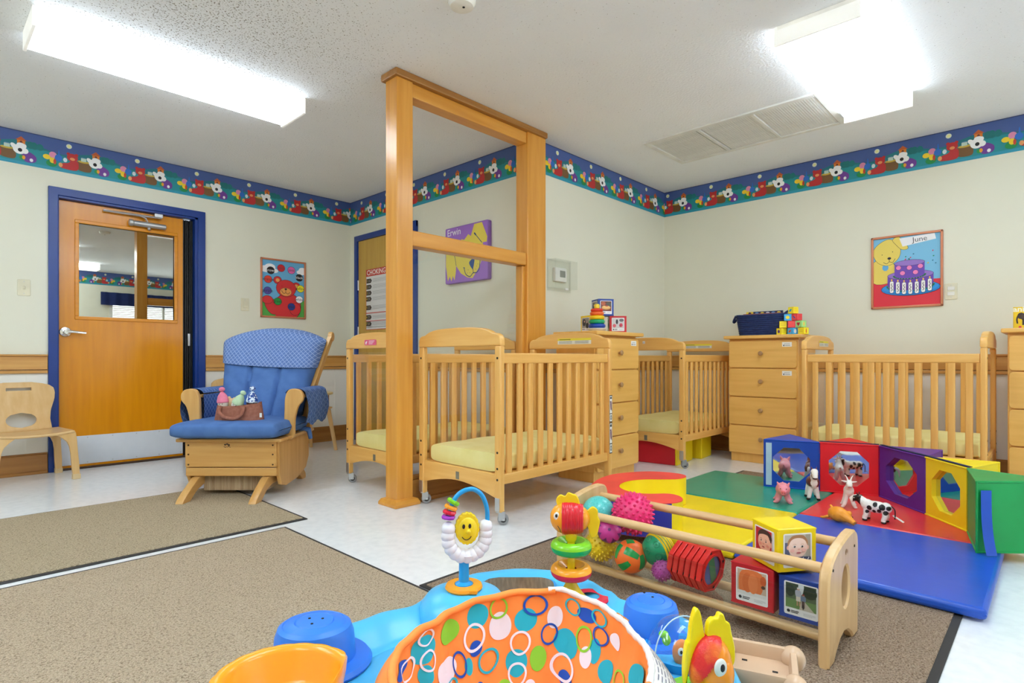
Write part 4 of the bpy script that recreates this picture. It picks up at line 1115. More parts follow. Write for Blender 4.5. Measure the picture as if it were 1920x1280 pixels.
# ================================================================== TOYS ON THE DRESSERS
def photo_frame(P, w, h, art, tx=True):
    P.p((238, 238, 240), rrect(w, h, w * .05, 3)); iw, ih = w * .9, h * .74
    P.D = Matrix.Translation((0, h * .09, 0)); art(P, iw / 2, ih / 2); P.D = Matrix.Identity(4)
    if tx:
        P.e((40, 44, 52), -w * .36, -h * .38, w * .05); P.r((60, 64, 70), -w * .28, -h * .37, -w * .05, -h * .345); P.r((60, 64, 70), -w * .28, -h * .415, -w * .08, -h * .39)
        for i in range(3): P.r((170, 170, 174), w * .08, -h * (.36 + .03 * i), w * (.44 - .1 * (i == 2)), -h * (.352 + .03 * i))
def rot_rect(w, h): return [(-w, -h), (w, -h), (w, h), (-w, h)]
def a_pumpkin(P, w, h):
    P.r((206, 180, 160), -w, -h, w, h); P.sm((232, 124, 66), [(-w * .9, -h * .5), (-w * .6, -h * .9), (w * .6, -h * .8), (w * .7, h * .9), (-w * .7, h * .9)]); P.r((226, 226, 226), -w, -h, w, -h * .72)
    P.e((224, 110, 54), -w * .3, 0, w * .36, h * .8); P.e((238, 134, 76), w * .1, 0, w * .34, h * .82); P.e((214, 98, 46), w * .8, h * .4, w * .2, h * .4); P.e((90, 60, 40), w * .8, -h * .1, w * .14, h * .14)
def a_walk(P, w, h):
    P.r((84, 104, 76), -w, -h, w, h); P.r((58, 74, 54), -w, h * .1, w, h); P.e((46, 60, 44), -w * .7, h * .4, w * .3, h * .5); P.e((44, 58, 42), w * .6, h * .5, w * .45, h * .5); P.r((104, 140, 80), -w, -h, w, -h * .25); P.p((190, 182, 166), [(-w * .1, -h), (w * .9, -h), (w * .2, -h * .2), (w * .05, -h * .2)])
    P.sm((214, 222, 226), [(-w * .15, h), (w * .2, h), (w * .12, h * .3), (-w * .06, h * .3)])
    P.e((206, 160, 130), -w * .15, h * .62, w * .09, h * .12); P.e((230, 228, 220), -w * .15, h * .7, w * .1, h * .07); P.sm((176, 180, 196), [(-w * .34, h * .5), (0, h * .5), (w * .02, h * .0), (-w * .3, 0)]); P.r((214, 208, 196), -w * .3, -h * .35, 0, h * .02); P.r((196, 150, 120), -w * .26, -h * .72, -w * .18, -h * .35); P.r((196, 150, 120), -w * .1, -h * .72, -w * .02, -h * .35)
    P.e((200, 150, 120), w * .18, h * .2, w * .08, h * .1); P.e((150, 60, 60), w * .18, h * .27, w * .08, h * .06); P.sm((110, 130, 160), [(w * .04, h * .12), (w * .32, h * .12), (w * .32, -h * .25), (w * .04, -h * .25)]); P.r((90, 70, 70), w * .08, -h * .8, w * .26, -h * .25); P.e((40, 40, 44), w * .17, -h * .72, w * .05, h * .2)
def a_baby1(P, w, h):
    P.r((196, 192, 184), -w, -h, w, h); P.r((92, 98, 130), -w, -h, -w * .62, h * .4); P.r((170, 164, 150), w * .6, -h, w, h)
    P.e((188, 140, 104), 0, h * .34, w * .8, h * .62); P.e((232, 182, 164), -w * .76, h * .0, w * .11, h * .17); P.e((232, 182, 164), w * .76, -h * .04, w * .10, h * .17)
    P.e((244, 212, 200), 0, -h * .02, w * .74, h * .80); P.e((248, 220, 210), 0, h * .34, w * .62, h * .40)
    P.sm((176, 126, 92), [(-w * .66, h * .42), (-w * .5, h * .86), (0, h * .98), (w * .5, h * .88), (w * .68, h * .44), (w * .4, h * .66), (0, h * .74), (-w * .4, h * .66)])
    for s in (-1, 1):
        x = s * w * .29 + w * .03
        P.e((250, 248, 248), x, h * .06, w * .13, h * .075); P.e((84, 76, 84), x, h * .06, w * .08, h * .08); P.e((30, 26, 30), x, h * .06, w * .04, h * .045); P.e((250, 250, 250), x - w * .03, h * .09, w * .016)
        P.l((206, 166, 140), [(x - w * .12, h * .22), (x, h * .27), (x + w * .12, h * .22)], w * .025); P.e((242, 190, 182), s * w * .44, -h * .24, w * .17, h * .13)
    P.e((232, 182, 170), w * .04, -h * .16, w * .1, h * .065); P.e((206, 120, 122), w * .03, -h * .42, w * .17, h * .07); P.e((166, 84, 92), w * .03, -h * .425, w * .13, h * .025)
    P.p((70, 76, 104), [(-w, -h), (w, -h), (w * .95, -h * .76), (w * .35, -h * .74), (-w * .4, -h * .78), (-w, -h * .62)])
    for i in range(5): P.l((226, 226, 230), [(-w * .98 + i * w * .42, -h), (-w * .86 + i * w * .42, -h * .8)], w * .06)
def a_baby2(P, w, h):
    P.r((196, 40, 50), -w, -h, w, h); P.r((206, 204, 200), w * .82, -h, w, h); P.e((70, 52, 46), w * .06, h * .42, w * .8, h * .58); P.e((226, 158, 130), w * .74, -h * .06, w * .12, h * .19)
    P.e((236, 178, 148), 0, -h * .06, w * .72, h * .80); P.e((240, 188, 160), -w * .02, h * .24, w * .6, h * .36)
    P.sm((64, 46, 42), [(-w * .62, h * .46), (-w * .4, h * .84), (w * .2, h * .96), (w * .7, h * .6), (w * .62, h * .3), (w * .44, h * .6), (-w * .1, h * .6)])
    for s in (-1, 1):
        x = s * w * .28 - w * .06
        P.e((246, 238, 234), x, h * .04, w * .11, h * .05); P.e((34, 24, 26), x, h * .04, w * .075, h * .055); P.l((110, 74, 60), [(x - w * .1, h * .17), (x, h * .2), (x + w * .1, h * .17)], w * .025); P.e((232, 150, 128), s * w * .42, -h * .26, w * .16, h * .12)
    P.e((222, 148, 122), -w * .06, -h * .18, w * .1, h * .06); P.e((186, 92, 88), -w * .06, -h * .44, w * .15, h * .065); P.sm((206, 210, 224), [(-w * .8, -h), (w * .8, -h), (w * .6, -h * .76), (-w * .6, -h * .76)])
def a_cake(P, w, h):
    P.r((120, 60, 50), -w, -h, w, h); P.e((190, 100, 70), -w * .5, h * .5, w * .4, h * .4); P.e((96, 90, 80), w * .5, h * .4, w * .5, h * .5); P.e((226, 170, 100), 0, -h * .3, w * .85, h * .4); P.e((240, 196, 120), 0, -h * .15, w * .7, h * .25); P.e((180, 70, 60), w * .1, h * .05, w * .3, h * .12)
def a_berries(P, w, h):
    P.r((206, 206, 208), -w, -h, w, h); P.e((110, 110, 116), w * .6, h * .6, w * .4, h * .3); P.e((60, 60, 66), -w * .2, h * .3, w * .2, h * .5); P.e((214, 96, 110), -w * .65, -h * .5, w * .3, h * .35); P.e((206, 70, 90), w * .5, -h * .4, w * .3, h * .4); P.e((170, 60, 74), w * .35, -h * .55, w * .14, h * .2)
def a_people(P, w, h):
    P.r((150, 150, 152), -w, -h, w, h); P.e((60, 60, 64), -w * .4, h * .1, w * .5, h * .7); P.e((220, 180, 160), -w * .3, h * .3, w * .16, h * .2); P.e((50, 50, 54), w * .5, -h * .5, w * .4, h * .6); P.e((210, 170, 150), w * .45, h * .1, w * .14, h * .18)
CUBE = {'r': mat('red_soft_vinyl', (206, 30, 44), .34, scale=6), 'b': mat('blue_soft_vinyl', (28, 66, 160), .34, scale=6), 'y': mat('yellow_soft_vinyl', (248, 218, 20), .34, scale=6)}
def photo_cube(name_label, colour, s, loc, rz, fronts, rx=0, group=None):
    t = thing('photo_cube', name_label, 'toy cube', loc, rz)
    b = B(CUBE[colour]); b.box((0, 0, s / 2), (s, s, s), s * .04, 2)
    for z in (0.004, s - .004):                      # sewn piping seams
        q = s / 2 - .002; b.tube([(-q, -q, z), (q, -q, z), (q, q, z), (-q, q, z)], .003, 6, closed=True)
    b.obj('cube_body', t)
    for face, art in fronts:
        P = Print(.00012); photo_frame(P, s * .74, s * .78, art); o = P.obj('photo_window', t)
        o.matrix_local = (at(0, -s / 2 - .0005, s * .5, ON_A) if face == 'f' else at(-s / 2 - .0005, 0, s * .5, ON_B))
    return t
t = photo_cube('small blue photo cube stacked on the yellow and red ones on the dresser', 'b', .122, (3.475, 2.40, 1.134), R46 + .25, (('f', a_cake), ('l', a_people)))
photo_cube('small yellow photo cube behind the stacking rings on the dresser', 'y', .122, (3.385, 2.425, 1.012), R46 + .5, (('f', a_people), ('l', a_people)))
photo_cube('small red photo cube at the right end of the dresser top', 'r', .122, (3.555, 2.33, 1.012), R46 - .05, (('f', a_berries), ('l', a_people)))
t = thing('stacking_rings', 'rainbow stacking ring toy with a yellow knob on the dresser', 'stacking toy', (3.29, 2.32, 1.012))
b = B(WHITE); b.lathe([(0, 0), (.035, .0), (.058, .012), (.066, .022), (.06, .026), (0, .026)], 28); b.obj('base', t)
z = .027
for (c, r, hh) in (((16, 70, 176), .060, .030), ((10, 160, 100), .056, .030), ((250, 206, 20), .053, .029), ((244, 104, 40), .049, .028), ((222, 52, 32), .044, .022)):
    b = B(plastic('ring_%d_%d_%d' % c, c)); b.lathe([(.012, z)] + [(r - hh / 2 + hh / 2 * cos(a), z + hh / 2 + hh / 2 * sin(a)) for a in [-pi / 2 + pi * i / 8 for i in range(9)]] + [(.012, z + hh)], 28); b.obj('ring', t); z += hh - .001
b = B(plastic('ring_knob', (246, 214, 50))); b.lathe([(.012, z), (.018, z + .004), (.02, z + .02), (.016, z + .032), (0, z + .034)], 18); b.obj('knob', t)

# navy rope basket with books
NAVY = mat('navy_rope', (34, 52, 106), .85, c2=(26, 42, 90), scale=50, bump=.3, bscale=300)
t = thing('rope_basket', 'navy blue coiled rope basket holding books on the dresser', 'basket', (4.80, 1.745, 1.012), -pi / 2)
def bk(z): return .86 + .14 * z / .165
bb = B(NAVY)
for i in range(11):
    z = .008 + i * .0152
    bb.tube([(p[0] * bk(z), p[1] * bk(z), z + (.006 * (abs(p[0]) / .19) ** 2 * i / 10)) for p in rrect(.38, .24, .07, 5)], .0088, 8, closed=True)
bb.prism(rrect(.32, .2, .06, 5), 0, .01); bb.obj('coils', t)
b = B(NAVY); b.tube(smooth([(-.18, 0.05, .165), (-.215, .02, .15), (-.225, -.02, .12), (-.222, -.05, .125), (-.19, -.08, .165)], 5), .009, 8); b.tube(smooth([(.18, .05, .168), (.2, .02, .19), (.2, -.02, .19), (.18, -.05, .168)], 5), .009, 8); b.obj('handle', t)
def book(label, x, y, z, w, h, th, rz, cover, art, rx=0, cat='book', group=None):
    t = thing('picture_book', label, cat, (x, y, z), rz)
    b = B(mat('page_white', (238, 234, 224), .8)); b.bx(-w / 2 + .003, w / 2 - .003, -th / 2 + .002, th / 2 - .002, .002, h - .003); b.obj('pages', t)
    b = B(mat('cover_%d_%d_%d' % cover, cover, .4)); b.bx(-w / 2, w / 2, -th / 2, -th / 2 + .002, 0, h, .0006, 1).bx(-w / 2, w / 2, th / 2 - .002, th / 2, 0, h, .0006, 1).bx(-w / 2, -w / 2 + .002, -th / 2, th / 2, 0, h); cv = b.obj('cover', t)
    if art:
        P = Print(.00012); art(P, w, h); o = P.obj('cover_print', cv); o.matrix_local = at(0, -th / 2 - .0003, h / 2, ON_A)
    return t
def art_night(P, w, h):
    P.r((240, 206, 60), -w / 2, h * .3, -w * .3, h / 2); P.e((40, 40, 60), -w * .4, h * .42, .012)
    for i in range(5): P.e(((90, 150, 210), (230, 200, 80), (200, 200, 220))[i % 3], -w * .2 + i * w * .15, h * .43, .014, .008)
def art_stripe(P, w, h):
    for i in range(22): P.r((206, 120, 90) if i % 2 else (150, 60, 40), -w * .4 + i * w * .037, h * .38, -w * .4 + i * w * .037 + w * .02, h * .46)
book('dark blue starry picture book standing at the back of the basket', 4.83, 1.745, 1.03, .29, .185, .014, -pi / 2, (26, 32, 84), art_night)
book('brown striped picture book standing at the front of the basket', 4.79, 1.75, 1.03, .30, .166, .012, -pi / 2, (176, 92, 60), art_stripe)
book('green edged picture book at the right inside the basket', 4.86, 1.64, 1.03, .05, .182, .02, -pi / 2, (70, 140, 80), None)
def art_animals(P, w, h):
    P.t((250, 246, 220), 'animals', .046, 0, h * .39, thick=.0012)
    P.e((60, 44, 40), .005, .0, .036, .026); P.e((64, 48, 44), -.03, .012, .018, .02); P.e((74, 56, 50), -.018, .008, .012, .018); P.l((60, 44, 40), [(-.045, .012), (-.05, -.01), (-.047, -.035)], .008)
    for x in (-.02, -.008, .018, .032): P.r((56, 40, 38), x - .005, -.045, x + .005, -.005)
    P.e((220, 60, 80), -.035, -h * .42, .007); P.t((90, 70, 40), 'bright', .018, .005, -h * .42)
book('yellow board book with an elephant standing on the right hand dresser', 4.74, .137, 1.012, .135, .135, .018, -pi / 2, (246, 206, 20), art_animals)

# alphabet blocks in a pyramid
def block(label, c, y, z, rz, art, x=4.70, art2=None):
    s = .0525; t = thing('alphabet_block', label, 'toy block', (x, y, z), rz, 'pyramid of picture blocks on the dresser')
    b = B(plastic('block_%d_%d_%d' % c, c, .4)); b.box((0, 0, s / 2), (s, s, s), .003, 2); b.obj('block_body', t)
    for O, a in ((at(0, -s / 2 - .0003, s / 2, ON_A), art), (at(-s / 2 - .0003, 0, s / 2, ON_B), art2 or art)):
        P = Print(.0001); P.p(tuple(min(255, int(v * 1.06 + 12)) for v in c), rrect(s * .84, s * .84, .003, 2)); a(P, s); o = P.obj('picture', t); o.matrix_local = O
    return t
yw, bl, rd, gn = (246, 214, 30), (60, 160, 222), (222, 60, 66), (150, 206, 130)
def dot(c, rx=.012, ry=None, rot=0): return lambda P, s: P.e(c, 0, 0, rx, ry, rot)
def lines(c): return lambda P, s: [P.r(c, -.018, .012 - .01 * i, .018, .015 - .01 * i) for i in range(3)]
def heart(P, s): P.sm((170, 30, 40), [(0, -.015), (-.014, .002), (-.012, .013), (-.004, .012), (0, .008), (.004, .012), (.012, .013), (.014, .002)])
r45 = -.5
z0 = 1.0125; S_ = .0535
block('yellow block with a purple fig at the left of the bottom row', yw, 1.568, z0, r45, lines((214, 180, 30)), art2=dot((110, 60, 140), .012, .013))
block('blue block with a red shoe in the middle of the bottom row', bl, 1.487, z0, r45, dot((230, 230, 240), .012, .016), art2=dot((190, 90, 80), .014, .009, .6))
block('yellow block with an orange stripe at the right of the bottom row', yw, 1.408, z0, r45, dot((222, 96, 40), .005, .018), art2=lines((214, 190, 30)))
block('yellow block at the left of the second row', yw, 1.556, z0 + S_, -1.27, lines((222, 170, 30)))
block('plain red block in the middle of the second row', rd, 1.494, z0 + S_, -1.27, lines((240, 90, 90)))
block('pale green block with a red heart', gn, 1.425, z0 + S_, r45, dot((240, 210, 90), .008, .016), art2=heart)
block('blue block with a yellow sun in the third row', bl, 1.522, z0 + 2 * S_, -1.27, dot((246, 220, 40), .013))
block('red block with a blue brush in the third row', rd, 1.455, z0 + 2 * S_, r45, lines((196, 40, 50)), art2=dot((60, 80, 170), .016, .005, -.7))
block('yellow block with a blue bird topping the pyramid', yw, 1.482, z0 + 3 * S_, r45, lines((236, 180, 30)), art2=dot((50, 150, 190), .015, .008, .7))
# ================================================================== PLAY MAT AND FOAM PIECES
def vinyl(name, c, rough=.3): return mat(name, c, rough, c2=tuple(int(v * .95) for v in c), scale=3, stretch=(1, 2.2, 1), bump=.22, bscale=11, bdist=.006, spec=.5)
t = thing('play_mat', 'folding play mat of green, yellow, red and blue padded squares', 'play mat', (3.1, .955, .010))
for (x0, x1, y0, y1, c, nm) in ((-.795, 0, 0, .795, (246, 218, 20), 'yellow'), (0, .795, 0, .795, (12, 154, 126), 'green'), (0, .795, -.795, 0, (226, 56, 54), 'red'), (-.795, 0, -.795, 0, (28, 84, 196), 'blue')):
    b = B(vinyl('mat_vinyl_' + nm, c))
    L_, W_ = x1 - x0, y1 - y0
    b.box(((x0 + x1) / 2, (y0 + y1) / 2, .019), (L_ - .001, W_ - .001, .038), .014, 3)
    # stitched seam round the edge
    pts = [(x0 + .004, y0 + .004), (x1 - .004, y0 + .004), (x1 - .004, y1 - .004), (x0 + .004, y1 - .004)]
    b.tube([(p[0], p[1], .019) for p in pts], .004, 6, closed=True)
    b.obj('padded_panel', t)['label'] = nm + ' vinyl square'
MZ = .048
t = thing('foam_horseshoe', 'red topped yellow sided horseshoe foam block on the corner of the play mat', 'foam block', (2.55, 1.49, MZ))
hs = [(2.352, 1.694), (2.507, 1.752), (2.653, 1.764), (2.762, 1.728), (2.861, 1.662), (2.911, 1.569), (2.914, 1.488), (2.869, 1.445), (2.793, 1.452), (2.736, 1.502), (2.666, 1.575), (2.585, 1.612), (2.507, 1.612), (2.43, 1.579), (2.38, 1.525), (2.361, 1.443), (2.394, 1.38), (2.451, 1.325), (2.447, 1.269), (2.396, 1.222), (2.336, 1.215), (2.27, 1.25), (2.2, 1.33), (2.17, 1.45), (2.2, 1.56), (2.26, 1.64)]
q = [(v.x - 2.55, v.y - 1.49) for v in smooth(hs, 4, True)]
b = B(VINYL_Y); vs = [(p[0], p[1], z) for z in (.0, .145) for p in q]; n = len(q)
fs = [[k, (k + 1) % n, n + (k + 1) % n, n + k][::-1] for k in range(n)]
nb = [k for k in range(n) if not (20 * 4 + 2 <= k < n or k < 4)]
b.add(vs, [fs[k] for k in nb]); b.m(mat('blue_foam_side', (40, 50, 160), .45, scale=6)); b.add(vs, [fs[k] for k in range(n) if k not in nb]); b.obj('side_cover', t)
b = B(mat('red_foam_top', (248, 74, 66), .5, scale=6, bump=.15, bscale=12)); b.prism(q, .144, .148); b.prism(q, 0, .002); b.obj('top_cover', t)

# mirror blocks: triangular foam prisms hinged in a zigzag
MIR = mat('acrylic_mirror', (226, 230, 232), .035, c2=(220, 225, 228), metal=1., bump=.03, bscale=8, bdist=.004)
def mirror_block(label, vm, A, Bp, C, recess, hole=True, strip=None):
    cx, cy = (A[0] + Bp[0] + C[0]) / 3, (A[1] + Bp[1] + C[1]) / 3
    t = thing('mirror_block', label, 'foam block', (cx, cy, MZ), 0, 'triangular mirror blocks joined in a zigzag')
    a, bb, c = [(p[0] - cx, p[1] - cy) for p in (A, Bp, C)]
    h = .288
    b = B(vm)
    def side(p, q): b.surf(lambda u, v: (p[0] + (q[0] - p[0]) * u, p[1] + (q[1] - p[1]) * u, h * v), 6, 6)
    side(bb, c); side(c, a)
    b.add([(*a, h), (*bb, h), (*c, h)], [[0, 1, 2]]); b.add([(*a, 0), (*bb, 0), (*c, 0)], [[2, 1, 0]])
    d = Vector((bb[0] - a[0], bb[1] - a[1])); w = d.length; ang = atan2(d.y, d.x)
    # front frame: print space x along a->b, y up, z outwards (towards the room)
    M = Matrix.Translation((a[0], a[1], 0)) @ Matrix.Rotation(ang, 4, 'Z') @ Matrix(((1, 0, 0, 0), (0, 0, -1, 0), (0, 1, 0, 0), (0, 0, 0, 1)))
    if Vector((C[0] - A[0], C[1] - A[1])).dot(Vector((-d.y, d.x))) < 0:
        M = Matrix.Translation((bb[0], bb[1], 0)) @ Matrix.Rotation(ang + pi, 4, 'Z') @ Matrix(((1, 0, 0, 0), (0, 0, -1, 0), (0, 1, 0, 0), (0, 0, 0, 1)))
    b2 = None
    if hole:
        O, I = [], []
        for k in range(16):
            an = radians(22.5 * k); x, y = cos(an), sin(an)
            m_ = max(abs(x), abs(y)); O.append((w / 2 + x / m_ * w / 2, h / 2 + y / m_ * h / 2))
            rr = .335 * cos(pi / 8) / cos(((radians(22.5 * k) + pi / 8) % (pi / 4)) - pi / 8)
            rr = .365 if k % 2 else .365 * cos(radians(22.5))
            I.append((w / 2 + x * rr * w, h / 2 + y * rr * h * 1.02))
        b.ring(O, I, -recess, 0, M=M)
    else: b.add([(0, 0, 0), (w, 0, 0), (w, h, 0), (0, h, 0)], [[0, 1, 2, 3]], M)
    for (p, q) in ((a, bb), (bb, c), (c, a)):
        for z in (.003, h - .003): b.tube([(*p, z), (*q, z)], .0045, 6)
    for p in (a, bb, c): b.tube([(*p, 0), (*p, h)], .0045, 6)
    b.obj('foam_body', t, fix=False)
    if hole:
        bm_ = B(MIR); bm_.add([(I[k][0], I[k][1], -recess + .001) for k in range(16)], [list(range(16))], M); bm_.obj('mirror', t)
    if strip:
        for (nm, col, x0, x1, y0, y1) in strip:
            s_ = B(mat(nm + '_%d' % col[2], col, .7)); s_.box(((x0 + x1) * w / 2, (y0 + y1) * h / 2, .0015), (abs(x1 - x0) * w, (y1 - y0) * h, .003), M=M); s_.obj(nm, t)
    return t
P0, P1, P2, P3, P4 = (3.605, 1.303), (3.695, 1.02), (3.785, .735), (3.512, .484), (3.28, .296)
navy = (24, 34, 84)
def hinge(t, A, Bp):            # cloth strip folded over the top front edge
    l = t.location; d = Vector((Bp[0] - A[0], Bp[1] - A[1])); n = Vector((d.y, -d.x)).normalized()
    s_ = B(mat('hinge_cloth_navy', navy, .7)); c = Vector(((A[0] + Bp[0]) / 2 - l.x, (A[1] + Bp[1]) / 2 - l.y)) - n * .012 * (1 if n.dot(Vector((-1, -.2))) > 0 else -1)
    s_.box((0, 0, 0), (d.length, .018, .003), M=T(c.x, c.y, .293, rz=atan2(d.y, d.x))); s_.obj('hinge_strip', t)
t = mirror_block('blue foam mirror block with a pale hook strip, leftmost of the zigzag', VINYL_B, P0, P1, (3.945, 1.265), .006, strip=(('velcro_strip', (176, 204, 226), .03, .14, .04, .93),))
t = mirror_block('red foam mirror block behind the toy goat', mat('red_block_vinyl', (228, 20, 36), .42, c2=(220, 16, 32), scale=6, bump=.2, bscale=14, bdist=.004), P1, P2, (4.02, .94), .006); hinge(t, P1, P2)
t = mirror_block('purple foam mirror block between the red and yellow blocks', VINYL_P, P2, P3, (3.835, .455), .022); hinge(t, P2, P3)
t = mirror_block('yellow foam mirror block next to the green one', VINYL_Y, P3, P4, (3.575, .205), .022); hinge(t, P3, P4)
G1, G2 = (2.955, .238), (3.19, -.02)
t = mirror_block('green foam block cut by the right picture edge', VINYL_G, P4, G1, G2, .0, hole=False)
b = B(mat('velcro_flap_blue', (16, 78, 190), .5)); l = t.location
b.surf(lambda u, v: (G1[0] - l.x + (G2[0] - G1[0]) * (.02 + .12 * u) - .006 - .03 * (1 - v) ** 3, G1[1] - l.y + (G2[1] - G1[1]) * (.02 + .12 * u) - .008 - .02 * (1 - v) ** 3, .003 + .25 * v), 2, 12)
b.obj('hook_flap', t)

# ================================================================== TOY ANIMALS
AW = mat('toy_white', (240, 236, 230), .4); AK = mat('toy_black', (26, 24, 24), .4); APK = mat('toy_pink', (244, 150, 164), .42); ABR = mat('toy_brown', (112, 48, 32), .4)
def animal(name, label, loc, rz, build, mats, fn, extra, voxel=.0022, cat='toy animal', tilt=0):
    t = thing(name, label, cat, loc, rz)
    if name == 'toy_cow': t.scale = (.84, .84, .84)
    if tilt: t.rotation_euler = (tilt, 0, rz)
    b = B(AW); build(b); me = paint(solidify(b, voxel), mats, fn); o = link('body', me, t)
    for nm, mt, f in extra:
        e = B(mt); f(e); e.obj(nm, t)
    return t
def legs(b, xs, y, h, r0, r1, splay=.0, knee=.006, top=None):
    for x in xs:
        for s in (-1, 1):
            b.tube(smooth([(x, s * y * .6, (top or h) + .012), (x, s * y, h * .6), (x + knee, s * (y + splay * .5), h * .3), (x, s * (y + splay), .004)], 4), [r0 + (r1 - r0) * i / 12 for i in range(13)], 10)
            b.sph((x + .003, s * (y + splay), .006), (r1 * 1.35, r1 * 1.2, .006), 12, 8)
def eyes(e, pts, r): [e.sph(p, r, 10, 8) for p in pts]
def pig(b):
    b.sph((-.02, 0, .066), (.062, .037, .036)); b.sph((.03, 0, .074), (.04, .034, .033)); b.sph((.066, 0, .082), (.031, .029, .028))
    b.tube([(.085, 0, .074), (.105, 0, .07)], [.015, .013], 14)
    for s in (-1, 1): b.tube([(.066, s * .018, .10), (.072, s * .03, .122)], [.011, .003], 8)
    legs(b, (.028, -.055), .022, .045, .017, .010, .016)
animal('toy_pig', 'pink toy pig on the green square in front of the blue mirror', (3.275, 1.085, MZ), -2.80, pig, (APK, mat('toy_snout', (236, 120, 130), .45)), lambda c: 1 if c.x > .1 else 0,
       (('eyes', AK, lambda e: eyes(e, [(.09, s * .014, .09) for s in (-1, 1)], .0028)), ('nostrils', ABR, lambda e: eyes(e, [(.106, s * .005, .071) for s in (-1, 1)], .0022)), ('tail', APK, lambda e: e.tube(smooth([(-.08, 0, .075), (-.092, .006, .08), (-.096, -.004, .085), (-.1, .003, .09)], 4), .0025, 8))))
def horse(b):
    b.sph((-.015, 0, .092), (.06, .030, .034)); b.sph((.03, 0, .1), (.033, .03, .036))
    b.tube(smooth([(.03, 0, .105), (.05, 0, .135), (.062, 0, .158)], 4), [.028, .026, .024, .022, .021, .02, .02, .019, .018], 12)
    b.tube(smooth([(.058, 0, .165), (.078, 0, .152), (.093, 0, .128)], 4), [.019, .019, .018, .017, .016, .015, .014, .013, .012], 12)
    for s in (-1, 1): b.tube([(.052, s * .01, .172), (.05, s * .014, .192)], [.006, .001], 6)
    legs(b, (.03, -.05), .018, .07, .014, .009, .008)
animal('toy_horse', 'brown and white toy horse facing out beside the blue mirror', (3.46, .99, MZ), -2.72, horse, (AW, ABR, AK),
       lambda c: 2 if c.z < .014 or (c.x > .086 and c.z < .135) else (1 if (c.z > .078 and c.x < .056 and not (abs(c.y) < .012 and c.x > .03 and c.z < .09)) else 0),
       (('eyes', AK, lambda e: eyes(e, [(.074, s * .0165, .157) for s in (-1, 1)], .003)), ('tail', AW, lambda e: e.tube(smooth([(-.068, 0, .105), (-.09, 0, .09), (-.095, 0, .05)], 4), [.006, .008, .009, .009, .009, .008, .006, .004, .002], 8)), ('bridle', ABR, lambda e: e.tube([(.082 + .0 * cos(a), .0165 * cos(a), .144 + .0165 * sin(a)) for a in [2 * pi * i / 16 for i in range(16)]], .0015, 6, closed=True)))).location.z = MZ
def goat(b):
    b.sph((-.02, 0, .082), (.052, .024, .028)); b.sph((.018, 0, .088), (.028, .024, .03))
    b.tube(smooth([(.02, 0, .09), (.036, 0, .115), (.044, 0, .13)], 4), [.021, .02, .019, .018, .017, .016, .016, .015, .015], 12)
    b.tube(smooth([(.042, 0, .136), (.06, 0, .13), (.074, 0, .116)], 4), [.016, .016, .0155, .015, .014, .013, .012, .011, .01], 12)
    for s in (-1, 1):
        b.tube([(.04, s * .012, .138), (.036, s * .036, .142)], [.006, .003], 6); b.tube(smooth([(.04, s * .006, .146), (.034, s * .012, .162), (.022, s * .02, .172)], 3), [.005, .0045, .004, .0035, .003, .0025, .002], 6)
    legs(b, (.024, -.048), .016, .062, .012, .0085, .012)
animal('toy_goat', 'white toy goat with horns in front of the red mirror', (3.41, .80, MZ), -2.86, goat, (AW, mat('toy_pink_nose', (244, 176, 176), .45)), lambda c: 1 if c.x > .073 and c.z < .118 else 0,
       (('eyes', AK, lambda e: eyes(e, [(.056, s * .0145, .136) for s in (-1, 1)], .0022)), ('tail', AW, lambda e: e.tube([(-.07, 0, .095), (-.085, 0, .104)], [.006, .002], 8))))
def cow(b):
    b.sph((-.01, 0, .082), (.07, .033, .034)); b.sph((.035, 0, .086), (.034, .031, .034)); b.sph((-.055, 0, .084), (.032, .030, .032))
    b.tube(smooth([(.045, 0, .092), (.072, 0, .112), (.086, 0, .118)], 4), [.027, .026, .025, .024, .023, .022, .021, .021, .02], 12)
    b.tube(smooth([(.084, 0, .12), (.106, 0, .112), (.12, 0, .1)], 4), [.02, .02, .0195, .019, .018, .017, .016, .016, .015], 12)
    for s in (-1, 1): b.tube([(.08, s * .016, .126), (.076, s * .04, .13)], [.008, .004], 8); b.tube(smooth([(.084, s * .009, .134), (.083, s * .018, .146), (.088, s * .022, .153)], 3), [.004] * 4 + [.003, .0025, .0015], 6)
    legs(b, (.038, -.056), .02, .056, .016, .011, .008)
_sp = [(-.045, .09, .016), (-.01, .1, .012), (-.03, .068, .010), (.018, .078, .013), (-.062, .062, .012), (.03, .055, .009), (-.005, .062, .009), (-.075, .088, .011)]
def cowcol(c):
    if c.z < .012 or (c.x > .066 and not (c.x > .106) and abs(c.y) > .004 + (c.x > .09) * .006): return 1
    for (x, z, r) in _sp:
        if ((c.x - x) / r) ** 2 + ((c.z - z) / (r * 1.05)) ** 2 < 1 and abs(c.y) > .008: return 1
    return 0
animal('toy_cow', 'black and white spotted toy cow with a paper tag at its tail', (3.195, .640, MZ), 1.50, cow, (AW, AK), cowcol,
       (('eyes', AW, lambda e: eyes(e, [(.1, s * .0185, .12) for s in (-1, 1)], .003)), ('tail', AK, lambda e: e.tube(smooth([(-.082, 0, .1), (-.1, 0, .08), (-.1, 0, .03)], 4), [.003] * 7 + [.004, .003], 8)),
        ('paper_tag', WHITE, lambda e: e.box((0, 0, 0), (.06, .026, .0006), M=T(-.115, -.006, .035, ry=-.5)))))
ORG = mat('toy_orange', (250, 160, 40), .38)
